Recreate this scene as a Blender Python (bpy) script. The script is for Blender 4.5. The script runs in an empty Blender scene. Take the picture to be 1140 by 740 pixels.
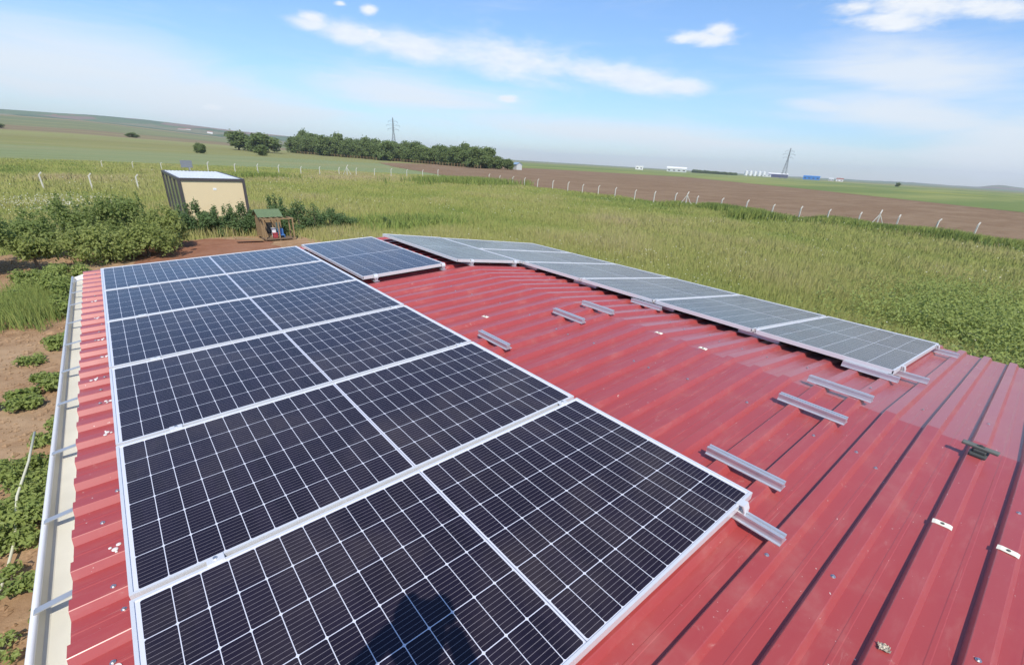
import bpy, bmesh, math, random
import numpy as np
from mathutils import Matrix, Vector, Euler

scene = bpy.context.scene
col = scene.collection
R_ = math.radians
random.seed(7)
rng = np.random.default_rng(11)

# ------------------------------------------------------------------ camera
cam_d = bpy.data.cameras.new('camera')
cam = bpy.data.objects.new('camera', cam_d)
col.objects.link(cam)
cam.location = (-3.3215, 0.0, 1.2853)
cam.rotation_euler = (1.1477, -0.0550, -0.6962)
cam_d.sensor_fit = 'HORIZONTAL'
cam_d.sensor_width = 36.0
cam_d.lens = 507.51 / 1140 * 36
cam_d.shift_x = (570 - 573.06) / 1140
cam_d.shift_y = (406.18 - 370) / 1140
cam_d.clip_start = 0.02
cam_d.clip_end = 20000
scene.camera = cam

# ------------------------------------------------------------------ exposure
scene.view_settings.view_transform = 'Standard'
scene.view_settings.look = 'None'
scene.view_settings.exposure = 0.36
scene.view_settings.gamma = 1.0

# ------------------------------------------------------------------ sun
SUN = Vector((0.296, 0.552, -0.780)).normalized()      # the way the light travels
sun_d = bpy.data.lights.new('sun', 'SUN')
sun_d.energy = 3.5
sun_d.angle = R_(0.53)
sun_d.color = (1.0, 0.94, 0.83)
sun = bpy.data.objects.new('sun', sun_d)
col.objects.link(sun)
sun.rotation_mode = 'QUATERNION'
sun.rotation_quaternion = SUN.to_track_quat('-Z', 'Y')
sun.location = (-20, -35, 60)

# ------------------------------------------------------------------ node helper
class NT:
    def __init__(s, tree):
        s.t = tree; s.n = tree.nodes; s.l = tree.links
    def new(s, typ, **kw):
        n = s.n.new(typ)
        for k, v in kw.items(): setattr(n, k, v)
        return n
    def put(s, sock, v):
        if v is None: return
        if hasattr(v, 'is_linked') or isinstance(v, bpy.types.NodeSocket): s.l.new(v, sock)
        else:
            if hasattr(sock, 'default_value'):
                try: sock.default_value = v
                except TypeError: sock.default_value = (v[0], v[1], v[2], 1.0)
                except ValueError: sock.default_value = (v[0], v[1], v[2], 1.0)
    def m(s, op, a, b=None, c=None, clamp=False):
        n = s.new('ShaderNodeMath', operation=op); n.use_clamp = clamp
        s.put(n.inputs[0], a)
        if b is not None: s.put(n.inputs[1], b)
        if c is not None: s.put(n.inputs[2], c)
        return n.outputs[0]
    def v(s, op, a, b=None):
        n = s.new('ShaderNodeVectorMath', operation=op)
        s.put(n.inputs[0], a)
        if b is not None: s.put(n.inputs[1], b)
        return n.outputs['Value'] if op in ('DOT_PRODUCT', 'LENGTH', 'DISTANCE') else n.outputs[0]
    def mix(s, f, a, b, mode='MIX'):
        n = s.new('ShaderNodeMix', data_type='RGBA', blend_type=mode)
        s.put(n.inputs[0], f); s.put(n.inputs[6], a); s.put(n.inputs[7], b)
        return n.outputs[2]
    def noise(s, vec, scale, detail=4.0, rough=0.55, dist=0.0):
        n = s.new('ShaderNodeTexNoise')
        if vec is not None: s.l.new(vec, n.inputs['Vector'])
        n.inputs['Scale'].default_value = scale; n.inputs['Detail'].default_value = detail
        n.inputs['Roughness'].default_value = rough; n.inputs['Distortion'].default_value = dist
        return n.outputs['Fac']
    def ramp(s, f, stops, interp='LINEAR'):
        n = s.new('ShaderNodeValToRGB'); s.put(n.inputs[0], f)
        cr = n.color_ramp; cr.interpolation = interp
        while len(cr.elements) < len(stops): cr.elements.new(0.5)
        for e, (p, c) in zip(cr.elements, stops):
            e.position = p; e.color = (*c, 1) if len(c) == 3 else c
        return n.outputs[0]
    def smooth(s, x, a, b):
        n = s.new('ShaderNodeMapRange', interpolation_type='SMOOTHSTEP')
        s.put(n.inputs[0], x); n.inputs[1].default_value = a; n.inputs[2].default_value = b
        return n.outputs[0]
    def sep(s, vec):
        n = s.new('ShaderNodeSeparateXYZ'); s.l.new(vec, n.inputs[0]); return n.outputs
    def comb(s, x, y, z):
        n = s.new('ShaderNodeCombineXYZ')
        for i, q in enumerate((x, y, z)): s.put(n.inputs[i], q)
        return n.outputs[0]
    def bump(s, h, strength=0.3, dist=0.01):
        n = s.new('ShaderNodeBump'); s.l.new(h, n.inputs['Height'])
        n.inputs['Strength'].default_value = strength; n.inputs['Distance'].default_value = dist
        return n.outputs[0]

# ------------------------------------------------------------------ world
def build_world():
    w = bpy.data.worlds.new('World'); scene.world = w; w.use_nodes = True
    T = NT(w.node_tree); T.n.clear()
    out = T.new('ShaderNodeOutputWorld'); bg = T.new('ShaderNodeBackground')
    sky = T.new('ShaderNodeTexSky', sky_type='NISHITA')
    sky.sun_disc = False
    sky.sun_elevation = math.asin(-SUN.z)
    sky.sun_rotation = math.atan2(-SUN.x, -SUN.y) % (2 * math.pi)
    sky.altitude = 100; sky.air_density = 1.0; sky.dust_density = 0.25; sky.ozone_density = 2.0
    d = T.new('ShaderNodeTexCoord').outputs['Generated']
    x, y, z = T.sep(d)
    # the phone's vivid blue: more saturation away from the horizon
    hs = T.new('ShaderNodeHueSaturation'); T.l.new(sky.outputs[0], hs.inputs['Color'])
    hs.inputs['Saturation'].default_value = 1.0
    hs.inputs['Value'].default_value = 1.0
    base = hs.outputs[0]
    base = T.mix(1.0, base, T.ramp(z, [(0.0, (0.57, 0.64, 0.78)), (0.05, (0.58, 0.69, 0.84)), (0.12, (0.64, 0.78, 0.96)), (0.26, (0.74, 0.88, 1.04))]), 'MULTIPLY')
    # coordinates for cloud noise: direction in azimuth / elevation, stretched flat
    az = T.m('ARCTAN2', x, y); el = T.m('ARCSINE', z)
    p = T.comb(T.m('MULTIPLY', az, 1.0), T.m('MULTIPLY', el, 2.6), 0.0)
    n1 = T.noise(p, 9.0, 8.0, 0.60, 0.3)
    n2 = T.noise(p, 34.0, 6.0, 0.6)
    n3 = T.noise(T.comb(az, T.m('MULTIPLY', el, 7.0), 0.4), 3.5, 8.0, 0.62, 0.5)
    warp = T.m('SUBTRACT', n1, 0.5); warp2 = T.m('SUBTRACT', n2, 0.5)
    def blob(a, e, sa, se, tilt):
        a, e, sa, se = R_(a), R_(e), R_(sa), R_(se); t = R_(tilt)
        da = T.m('MULTIPLY', T.m('SUBTRACT', az, a), math.cos(e)); de = T.m('SUBTRACT', el, e)
        u = T.m('MULTIPLY_ADD', da, math.cos(t) / sa, T.m('MULTIPLY', de, math.sin(t) / sa))
        v = T.m('MULTIPLY_ADD', da, -math.sin(t) / se, T.m('MULTIPLY', de, math.cos(t) / se))
        r2 = T.m('ADD', T.m('MULTIPLY', u, u), T.m('MULTIPLY', v, v))
        return T.m('EXPONENT', T.m('MULTIPLY', r2, -0.9)), v
    def union(bs):
        o = None
        for b in bs: o = b if o is None else T.m('MAXIMUM', o, b)
        return o
    BAND = [(19.1, 10.7, 1.9, .6, 4), (23.1, 10.3, 3.6, .95, 1), (28.5, 9.9, 5.8, 1.5, -1), (38.1, 9.4, 10.5, 1.8, -4),
            (50.0, 8.5, 8.5, 1.3, -6), (57.2, 7.75, 3.2, .85, -4)]
    PUFF = [(58.2, 11.75, 3.1, .72, -3), (59.6, 12.25, 1.5, .62, 0), (56.3, 11.75, 1.6, .5, 0),
            (75.5, 13.3, 6.2, 1.1, -6), (73.5, 12.3, 3.6, .8, -5), (79.5, 12.7, 3.4, .85, -6), (70.5, 13.5, 2.2, .6, 0),
            (24.7, 12.4, .85, .45, 0), (22.0, 12.6, .5, .22, 0), (38.8, 6.0, 1.5, .42, 0), (9.6, 2.9, 1.1, .26, 5),
            (19.4, 11.1, 1.2, .55, 0), (24.9, 10.5, 1.3, .55, 0)]
    WISP = [(76.5, 8.6, 8.5, 2.0, -9), (76.1, 5.6, 9.5, 1.7, -7), (70.1, 6.2, 4.0, .8, -6), (0.6, 4.9, 16, 2.4, -1),
            (7.1, 3.6, 18, 2.2, -2), (27.7, 5.6, 12, 1.9, -1), (84.5, 3.0, 7, 3.0, 0), (50, 3.2, 26, 1.3, -2)]
    bd = union([blob(*b)[0] for b in BAND])
    pf = union([blob(*b)[0] for b in PUFF])
    ws = union([blob(*b)[0] for b in WISP])
    fb = T.m('ADD', T.m('MULTIPLY_ADD', warp, 1.3, bd), T.m('MULTIPLY', warp2, 0.35))
    mb = T.m('MULTIPLY', T.smooth(fb, 0.10, 1.05), 0.86)
    fp = T.m('ADD', T.m('MULTIPLY_ADD', warp, 1.1, pf), T.m('MULTIPLY', warp2, 0.9))
    mp = T.m('MULTIPLY', T.smooth(fp, 0.16, 1.05), 0.93)
    fw = T.m('MULTIPLY_ADD', T.m('SUBTRACT', n3, 0.5), 1.5, ws)
    mw = T.m('MULTIPLY', T.smooth(fw, 0.0, 1.10), 0.85)
    # clouds all round the rest of the sky so that the light and the reflections are those of a fair-weather day
    rest = T.m('MULTIPLY', T.smooth(n1, 0.52, 0.72), T.m('SUBTRACT', 1.0, T.smooth(T.m('ABSOLUTE', T.m('SUBTRACT', az, R_(40))), R_(58), R_(75))))
    rest = T.m('MULTIPLY', T.m('SUBTRACT', T.smooth(n1, 0.52, 0.72), rest), T.smooth(z, 0.0, 0.15))
    mask = T.m('MAXIMUM', T.m('MAXIMUM', mb, mp), T.m('MAXIMUM', mw, T.m('MULTIPLY', rest, 0.7)))
    ccol = T.mix(n2, (4.6, 4.9, 5.3), (5.9, 6.0, 6.1))
    thin = T.smooth(T.m('MAXIMUM', mb, mp), 0.05, 0.5)
    fin = T.mix(mask, base, T.mix(thin, (4.9, 5.2, 5.5), ccol))
    T.l.new(fin, bg.inputs['Color']); bg.inputs['Strength'].default_value = 0.14
    T.l.new(bg.outputs[0], out.inputs['Surface'])
build_world()

# ------------------------------------------------------------------ materials
def material(name, rough=0.6, spec=0.5, metal=0.0):
    m = bpy.data.materials.new(name); m.use_nodes = True
    T = NT(m.node_tree); b = m.node_tree.nodes['Principled BSDF']
    b.inputs['Roughness'].default_value = rough; b.inputs['Metallic'].default_value = metal
    b.inputs['Specular IOR Level'].default_value = spec
    return m, T, b
def plain(name, c, rough=0.6, metal=0.0, spec=0.5, var=0.12, scale=12.0, bump=0.0):
    m, T, b = material(name, rough, spec, metal)
    o = T.new('ShaderNodeTexCoord').outputs['Object']
    n = T.noise(o, scale, 5)
    lo = tuple(q * (1 - var) for q in c); hi = tuple(min(1, q * (1 + var)) for q in c)
    T.l.new(T.mix(n, lo, hi), b.inputs['Base Color'])
    if bump: T.l.new(T.bump(n, bump, 0.01), b.inputs['Normal'])
    return m
M = {}
M['alu'] = plain('anodised_aluminium', (0.80, 0.80, 0.80), 0.40, 0.35, var=0.04, scale=30)
M['rail_alu'] = plain('mill_aluminium', (0.62, 0.63, 0.67), 0.36, 0.55, var=0.07, scale=25)
M['bolt'] = plain('zinc_steel', (0.62, 0.62, 0.62), 0.35, 0.9)
M['cream'] = plain('cream_paint', (0.64, 0.61, 0.51), 0.5, var=0.16, scale=5)
M['cream_lip'] = plain('white_paint', (0.84, 0.83, 0.82), 0.4, var=0.05, scale=6)
M['strap'] = plain('galvanised_strap', (0.55, 0.56, 0.57), 0.4, 0.6, var=0.15)
M['plate'] = plain('saddle_plate', (0.85, 0.80, 0.66), 0.5, var=0.1, scale=40)
M['dark_rubber'] = plain('dark_rubber', (0.06, 0.065, 0.06), 0.65)
M['dark_bar'] = plain('weathered_bar', (0.13, 0.14, 0.12), 0.6, var=0.3, scale=30)
M['wall'] = plain('rendered_wall', (0.62, 0.58, 0.50), 0.8, var=0.1, scale=3)
M['concrete'] = plain('whitewashed_concrete', (0.58, 0.55, 0.48), 0.85, var=0.15, scale=8)
M['bark'] = plain('bark', (0.11, 0.085, 0.06), 0.9, var=0.3, scale=14, bump=0.5)
M['ochre_board'] = plain('cream_board', (0.74, 0.59, 0.36), 0.6, var=0.04, scale=2)
M['dark_frame'] = plain('dark_frame', (0.075, 0.065, 0.065), 0.5)
M['white_roof'] = plain('white_sheet_roof', (0.72, 0.74, 0.74), 0.4, var=0.06, scale=2)
M['green_glass'] = plain('greenish_glass', (0.10, 0.15, 0.14), 0.12, var=0.2, scale=1.5)
M['green_roof'] = plain('green_felt_roof', (0.12, 0.17, 0.085), 0.85, var=0.25, scale=9, bump=0.3)
M['timber'] = plain('timber', (0.30, 0.20, 0.10), 0.75, var=0.25, scale=10)
M['timber_dark'] = plain('old_timber', (0.17, 0.115, 0.07), 0.8, var=0.3, scale=10)
M['dark_hole'] = plain('dark_interior', (0.02, 0.02, 0.02), 0.9)
M['blue_plastic'] = plain('blue_plastic', (0.06, 0.17, 0.40), 0.5)
M['red_plastic'] = plain('red_plastic', (0.36, 0.05, 0.06), 0.5)
M['white_plastic'] = plain('white_plastic', (0.8, 0.8, 0.8), 0.45)
M['far_white'] = plain('white_cladding', (0.80, 0.79, 0.76), 0.6)
M['far_grey'] = plain('pale_roof', (0.55, 0.57, 0.55), 0.6)
M['far_purple'] = plain('dark_violet_cladding', (0.07, 0.065, 0.15), 0.6)
M['far_blue'] = plain('blue_cladding', (0.02, 0.20, 0.55), 0.5)
M['terracotta'] = plain('terracotta_roof', (0.30, 0.12, 0.08), 0.8)
M['steel_lattice'] = plain('lattice_steel', (0.16, 0.17, 0.18), 0.6)
M['hose'] = plain('pale_hose', (0.62, 0.60, 0.45), 0.5)
M['cord'] = plain('grey_cord', (0.10, 0.10, 0.11), 0.6)
M['denim'] = plain('denim', (0.05, 0.07, 0.14), 0.85, scale=60)
M['shirt'] = plain('grey_shirt', (0.25, 0.26, 0.28), 0.85, scale=60)
M['skin'] = plain('skin', (0.55, 0.33, 0.24), 0.5, var=0.05)
M['hair'] = plain('hair', (0.03, 0.022, 0.018), 0.6)
M['phone'] = plain('phone_black', (0.02, 0.02, 0.022), 0.2)
M['foil'] = plain('crinkled_foil', (0.42, 0.36, 0.28), 0.45, 0.3, var=0.3, scale=60, bump=0.4)
M['print'] = plain('white_print', (0.72, 0.68, 0.66), 0.5)

def mat_roof():
    m, T, b = material('red_coated_sheet', 0.38, 0.5)
    o = T.new('ShaderNodeTexCoord').outputs['Object']
    x, y, z = T.sep(o)
    st = T.comb(T.m('MULTIPLY', x, 0.22), y, 0.0)           # streaks that run down the slope
    n_streak = T.noise(st, 16, 6, 0.65)
    n_big = T.noise(o, 0.9, 4, 0.5)
    n_fine = T.noise(o, 55, 6, 0.7)
    c = T.mix(n_big, (0.345, 0.044, 0.042), (0.395, 0.057, 0.053))
    c = T.mix(T.m('MULTIPLY', T.smooth(n_streak, 0.50, 0.80), 0.42), c, (0.47, 0.17, 0.145))
    c = T.mix(T.m('MULTIPLY', T.smooth(n_streak, 0.46, 0.25), 0.25), c, (0.31, 0.022, 0.030))
    dust = T.smooth(T.noise(o, 2.6, 7, 0.7), 0.50, 0.80)
    c = T.mix(T.m('MULTIPLY', dust, 0.42), c, (0.45, 0.20, 0.165))
    speck = T.smooth(T.noise(o, 60, 3, 0.5), 0.72, 0.77)
    c = T.mix(T.m('MULTIPLY', speck, 0.85), c, (0.72, 0.62, 0.56))
    # fine scratches along the slope
    sc = T.noise(T.comb(T.m('MULTIPLY', x, 1.6), T.m('MULTIPLY', y, 60), 0), 1.0, 3, 0.6)
    c = T.mix(T.m('MULTIPLY', T.smooth(sc, 0.68, 0.76), 0.5), c, (0.62, 0.36, 0.31))
    smudge = T.smooth(T.noise(T.comb(T.m('MULTIPLY', x, 5.0), T.m('MULTIPLY', y, 11.0), 0), 1.0, 7, 0.75, 0.6), 0.62, 0.74)
    c = T.mix(T.m('MULTIPLY', smudge, 0.50), c, (0.55, 0.33, 0.28))
    run = T.smooth(T.noise(T.comb(T.m('MULTIPLY', x, 0.8), T.m('MULTIPLY', y, 26), 5.0), 1.0, 6, 0.7), 0.60, 0.74)
    c = T.mix(T.m('MULTIPLY', run, 0.30), c, (0.26, 0.10, 0.085))
    T.l.new(c, b.inputs['Base Color'])
    T.l.new(T.m('MULTIPLY_ADD', n_streak, 0.14, T.m('MULTIPLY_ADD', dust, 0.14, 0.40)), b.inputs['Roughness'])
    T.l.new(T.bump(T.m('MULTIPLY_ADD', n_fine, 0.15, n_big), 0.05, 0.01), b.inputs['Normal'])
    b.inputs['Coat Weight'].default_value = 0.50; b.inputs['Coat Roughness'].default_value = 0.24
    b.inputs['Sheen Weight'].default_value = 0.20; b.inputs['Sheen Roughness'].default_value = 0.45; b.inputs['Sheen Tint'].default_value = (1.0, .86, .84, 1)
    return m
M['roof'] = mat_roof()

PL, PW = 2.094, 1.038
def mat_cells():
    m, T, b = material('solar_cells_under_glass', 0.10, 0.40)
    o = T.new('ShaderNodeTexCoord').outputs['Object']
    x, y, z = T.sep(o)
    mg = 0.007                                  # half of the middle gap
    half = PL / 2 - 0.024 - mg
    pu = half / 12.0; v0 = PW / 2 - 0.0155; pv = 2 * v0 / 6.0
    ax = T.m('ABSOLUTE', x)
    u = T.m('SUBTRACT', ax, mg)
    fu = T.m('FRACT', T.m('DIVIDE', u, pu)); du = T.m('MULTIPLY', T.m('MINIMUM', fu, T.m('SUBTRACT', 1.0, fu)), pu)
    vv = T.m('ADD', y, v0)
    fv = T.m('FRACT', T.m('DIVIDE', vv, pv)); dv = T.m('MULTIPLY', T.m('MINIMUM', fv, T.m('SUBTRACT', 1.0, fv)), pv)
    line = T.m('MAXIMUM', T.m('LESS_THAN', du, 0.0013), T.m('LESS_THAN', dv, 0.0015))
    dia = T.m('LESS_THAN', T.m('ADD', du, dv), 0.0072)
    white = T.m('MAXIMUM', line, dia)
    white = T.m('MAXIMUM', white, T.m('LESS_THAN', u, 0.0))
    white = T.m('MAXIMUM', white, T.m('GREATER_THAN', u, half))
    white = T.m('MAXIMUM', white, T.m('GREATER_THAN', T.m('ABSOLUTE', y), v0))
    grey = T.m('LESS_THAN', ax, 0.0022)
    # busbars: nine thin wires across every cell, parallel to the long side
    fb = T.m('FRACT', T.m('MULTIPLY_ADD', T.m('DIVIDE', vv, pv), 9.0, 0.5)); db = T.m('MULTIPLY', T.m('ABSOLUTE', T.m('SUBTRACT', fb, 0.5)), pv / 9.0)
    bus = T.m('LESS_THAN', db, 0.00065)
    oi = T.new('ShaderNodeObjectInfo').outputs['Random']
    cid = T.new('ShaderNodeTexWhiteNoise', noise_dimensions='3D')
    T.l.new(T.comb(T.m('FLOOR', T.m('DIVIDE', T.m('ADD', x, 2.0), pu)), T.m('FLOOR', T.m('DIVIDE', vv, pv)), oi), cid.inputs['Vector'])
    cell = T.mix(cid.outputs['Value'], (0.0095, 0.0085, 0.0190), (0.0145, 0.0120, 0.0260))
    n = T.noise(o, 3.0, 5, 0.6)
    cell = T.mix(T.m('MULTIPLY', n, 0.5), cell, (0.028, 0.017, 0.024))
    c = T.mix(T.m('MULTIPLY', bus, 0.75), cell, (0.30, 0.27, 0.29))
    c = T.mix(white, c, (0.66, 0.67, 0.74))
    c = T.mix(grey, c, (0.25, 0.26, 0.32))
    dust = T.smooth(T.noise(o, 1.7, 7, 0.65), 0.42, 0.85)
    c = T.mix(T.m('MULTIPLY', dust, 0.09), c, (0.42, 0.34, 0.26))  # thin dust film, strengthened to paint brownish reflection blotches into the colour
    T.l.new(c, b.inputs['Base Color'])
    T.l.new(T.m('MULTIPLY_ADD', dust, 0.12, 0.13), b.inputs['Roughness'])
    b.inputs['IOR'].default_value = 1.40
    hb = T.noise(o, 2.2, 2, 0.5)
    T.l.new(T.bump(hb, 0.05, 0.01), b.inputs['Normal'])
    return m
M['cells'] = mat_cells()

def soft_normal(T, b, k):
    gn = T.new('ShaderNodeNewGeometry').outputs['Normal']
    n = T.new('ShaderNodeVectorMath', operation='MULTIPLY_ADD'); T.l.new(gn, n.inputs[0]); n.inputs[1].default_value = (1 - k,) * 3; n.inputs[2].default_value = (-.12 * k, -.2 * k, k)
    T.l.new(T.v('NORMALIZE', n.outputs[0]), b.inputs['Normal'])
def mat_leaf(name, a, b_, trans=0.30, rough=0.5):
    m, T, b = material(name, rough, 0.35)
    at = T.new('ShaderNodeAttribute', attribute_name='tint')
    c = T.mix(at.outputs['Fac'], a, b_)
    T.l.new(c, b.inputs['Base Color']); soft_normal(T, b, .55)
    tr = T.new('ShaderNodeBsdfTranslucent'); T.l.new(T.mix(0.4, c, (0.36, 0.44, 0.07)), tr.inputs['Color'])
    mx = T.new('ShaderNodeMixShader'); mx.inputs[0].default_value = trans
    out = m.node_tree.nodes['Material Output']
    T.l.new(b.outputs[0], mx.inputs[1]); T.l.new(tr.outputs[0], mx.inputs[2]); T.l.new(mx.outputs[0], out.inputs['Surface'])
    return m
M['leaf_light'] = mat_leaf('light_green_leaves', (0.24, 0.285, 0.08), (0.44, 0.49, 0.17), .55)
M['leaf_mid'] = mat_leaf('mid_green_leaves', (0.165, 0.23, 0.072), (0.35, 0.415, 0.145), .55)
M['leaf_conifer'] = mat_leaf('conifer_sprays', (0.080, 0.140, 0.060), (0.19, 0.28, 0.11), 0.45)
M['leaf_grove'] = mat_leaf('grove_leaves', (0.12, 0.17, 0.065), (0.25, 0.32, 0.12), 0.5)
M['leaf_bed'] = mat_leaf('garden_leaves', (0.17, 0.23, 0.055), (0.35, 0.41, 0.12), .4)

def mat_grass():
    m, T, b = material('meadow_blades', 0.6, 0.25)
    at = T.new('ShaderNodeAttribute', attribute_name='tint')
    c = T.ramp(at.outputs['Fac'], [(0.0, (0.130, 0.195, 0.050)), (0.25, (0.255, 0.325, 0.080)), (0.50, (0.395, 0.415, 0.120)),
                                   (0.78, (0.465, 0.435, 0.170)), (0.93, (0.52, 0.43, 0.23)), (0.97, (0.62, 0.60, 0.42)), (1.0, (0.75, 0.74, 0.62))])
    T.l.new(c, b.inputs['Base Color']); soft_normal(T, b, .7)
    tr = T.new('ShaderNodeBsdfTranslucent'); T.l.new(c, tr.inputs['Color'])
    mx = T.new('ShaderNodeMixShader'); mx.inputs[0].default_value = 0.42
    out = m.node_tree.nodes['Material Output']
    T.l.new(b.outputs[0], mx.inputs[1]); T.l.new(tr.outputs[0], mx.inputs[2]); T.l.new(mx.outputs[0], out.inputs['Surface'])
    return m
M['grass'] = mat_grass()

def mat_ground():
    m, T, b = material('meadow_ground', 0.95, 0.1)
    o = T.new('ShaderNodeTexCoord').outputs['Object']
    x, y, z = T.sep(o)
    flat = T.comb(x, y, 0.0)
    r = T.v('LENGTH', flat)
    n_a = T.noise(flat, 0.055, 5, 0.6); n_b = T.noise(flat, 0.35, 6, 0.65); n_c = T.noise(flat, 2.2, 5, 0.7)
    near = T.mix(T.smooth(n_a, 0.38, 0.62), (0.20, 0.235, 0.070), (0.27, 0.275, 0.095))
    near = T.mix(T.m('MULTIPLY', T.smooth(n_b, 0.45, 0.75), 0.6), near, (0.27, 0.225, 0.10))
    near = T.mix(T.m('MULTIPLY', T.smooth(n_c, 0.5, 0.8), 0.4), near, (0.16, 0.195, 0.06))
    # far fields lie in strips: distance, wobbled, picks the strip
    wob = T.m('MULTIPLY_ADD', T.m('SUBTRACT', T.noise(flat, 0.006, 3, 0.5), 0.5), 160.0, r)
    strip = T.ramp(T.m('DIVIDE', wob, 1600.0), [(0.0, (0.203, 0.223, 0.075)), (0.056, (0.209, 0.230, 0.084)), (0.062, (0.223, 0.263, 0.123)),
        (0.125, (0.223, 0.257, 0.123)), (0.135, (0.250, 0.250, 0.094)), (0.20, (0.236, 0.223, 0.087)), (0.215, (0.257, 0.270, 0.102)),
        (0.245, (0.270, 0.257, 0.109)), (0.262, (0.235, 0.175, 0.110)), (0.33, (0.225, 0.160, 0.105)), (0.36, (0.185, 0.200, 0.105)), (0.60, (0.160, 0.190, 0.095)),
        (0.62, (0.270, 0.203, 0.131)), (0.75, (0.257, 0.230, 0.116)), (0.78, (0.135, 0.203, 0.087)), (1.0, (0.176, 0.203, 0.102))])
    patch = T.noise(T.comb(T.m('MULTIPLY', x, 0.35), y, 0), 0.02, 4, 0.6)
    strip = T.mix(T.m('MULTIPLY', T.smooth(patch, 0.42, 0.66), 0.65), strip, (0.29, 0.27, 0.125))
    band = T.noise(T.comb(T.m('MULTIPLY', x, 0.02), T.m('MULTIPLY', y, 0.16), 2.0), 1.0, 6, 0.7)
    strip = T.mix(T.m('MULTIPLY', T.smooth(band, 0.48, 0.66), 0.45), strip, (0.15, 0.19, 0.075))
    strip = T.mix(T.m('MULTIPLY', T.smooth(T.noise(flat, 0.9, 6, 0.8), 0.56, 0.70), 0.40), strip, (0.33, 0.32, 0.17))
    strip = T.mix(T.m('MULTIPLY', T.smooth(n_b, 0.5, 0.8), 0.25), strip, (0.15, 0.18, 0.065))
    c = T.mix(T.smooth(wob, 84.0, 118.0), near, strip)
    T.l.new(c, b.inputs['Base Color'])
    T.l.new(T.bump(T.m('ADD', n_b, n_c), 0.8, 0.15), b.inputs['Normal'])
    return m
M['ground'] = mat_ground()

def mat_soil(name, a, b_, c_, scale, furrow=None):
    m, T, b = material(name, 0.95, 0.1)
    o = T.new('ShaderNodeTexCoord').outputs['Object']
    x, y, z = T.sep(o)
    n = T.noise(o, scale, 8, 0.68); n2 = T.noise(o, scale * 0.12, 4, 0.6)
    c = T.mix(T.smooth(n, 0.3, 0.7), a, b_)
    c = T.mix(T.m('MULTIPLY', T.smooth(n2, 0.42, 0.68), 0.6), c, c_)
    h = n
    if furrow:
        ang, per = furrow
        t = T.m('ADD', T.m('MULTIPLY', x, math.cos(ang)), T.m('MULTIPLY', y, math.sin(ang)))
        t = T.m('ADD', t, T.m('MULTIPLY', n2, 1.2))
        s = T.m('SINE', T.m('MULTIPLY', t, 2 * math.pi / per))
        h = T.m('MULTIPLY_ADD', s, 0.5, n)
        c = T.mix(T.m('MULTIPLY', T.smooth(T.noise(T.comb(T.m('MULTIPLY', x, 0.05), T.m('MULTIPLY', y, 0.35), 0), 1.0, 4, 0.6), 0.45, 0.70), 0.6), c, c_)
        c = T.mix(T.m('MULTIPLY', T.smooth(T.noise(o, 0.22, 6, 0.7), 0.52, 0.68), 0.35), c, tuple(.72 * q for q in a))
    T.l.new(c, b.inputs['Base Color'])
    T.l.new(T.bump(h, 0.9, 0.12 if furrow else 0.05), b.inputs['Normal'])
    return m
M['soil'] = mat_soil('garden_soil', (0.27, 0.160, 0.085), (0.40, 0.255, 0.145), (0.45, 0.32, 0.20), 3.0)
M['plough'] = mat_soil('ploughed_soil', (0.19, 0.120, 0.070), (0.25, 0.165, 0.100), (0.285, 0.200, 0.125), 0.9, (0.15, 1.6))
M['red_earth'] = mat_soil('red_earth', (0.22, 0.095, 0.055), (0.31, 0.15, 0.09), (0.33, 0.18, 0.11), 2.5)
def mat_crop():
    m, T, b = material('young_crop', 0.9, 0.15)
    o = T.new('ShaderNodeTexCoord').outputs['Object']
    x, y, z = T.sep(o)
    # rows of equal sowing lie along the field's near edge
    d = T.m('ADD', T.m('MULTIPLY', x, 0.80), T.m('MULTIPLY', y, -0.60))
    n = T.noise(T.comb(T.m('MULTIPLY', x, 0.004), T.m('MULTIPLY', y, 0.02), 0), 1.0, 5, 0.6)
    n2 = T.noise(o, 0.15, 6, 0.7)
    c = T.mix(T.smooth(n, 0.40, 0.62), (0.155, 0.200, 0.058), (0.26, 0.275, 0.085))
    c = T.mix(T.m('MULTIPLY', T.smooth(n2, 0.5, 0.8), 0.35), c, (0.11, 0.15, 0.05))
    yel = T.smooth(T.noise(T.comb(T.m('MULTIPLY', x, 0.010), T.m('MULTIPLY', y, 0.010), 3.0), 1.0, 3, 0.5), 0.58, 0.68)
    c = T.mix(T.m('MULTIPLY', yel, 0.6), c, (0.32, 0.31, 0.06))
    T.l.new(c, b.inputs['Base Color'])
    return m
M['crop'] = mat_crop()
def mat_hills():
    m, T, b = material('hill_fields', 0.95, 0.1)
    o = T.new('ShaderNodeTexCoord').outputs['Object']
    x, y, z = T.sep(o)
    p = T.comb(T.m('MULTIPLY', x, 0.5), T.m('MULTIPLY', y, 0.22), T.m('MULTIPLY', z, 4.0))
    v = T.new('ShaderNodeTexVoronoi'); T.l.new(p, v.inputs['Vector']); v.inputs['Scale'].default_value = 0.012
    sc = T.sep(v.outputs['Color'])
    c = T.ramp(sc[0], [(0.0, (0.085, 0.130, 0.050)), (0.35, (0.12, 0.17, 0.065)), (0.6, (0.20, 0.19, 0.095)), (0.8, (0.24, 0.165, 0.115)), (1.0, (0.10, 0.15, 0.06))], 'CONSTANT')
    n = T.noise(o, 0.03, 6, 0.7)
    c = T.mix(T.smooth(n, 0.56, 0.66), c, (0.035, 0.060, 0.028))
    T.l.new(c, b.inputs['Base Color'])
    return m
M['hills'] = mat_hills()

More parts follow.
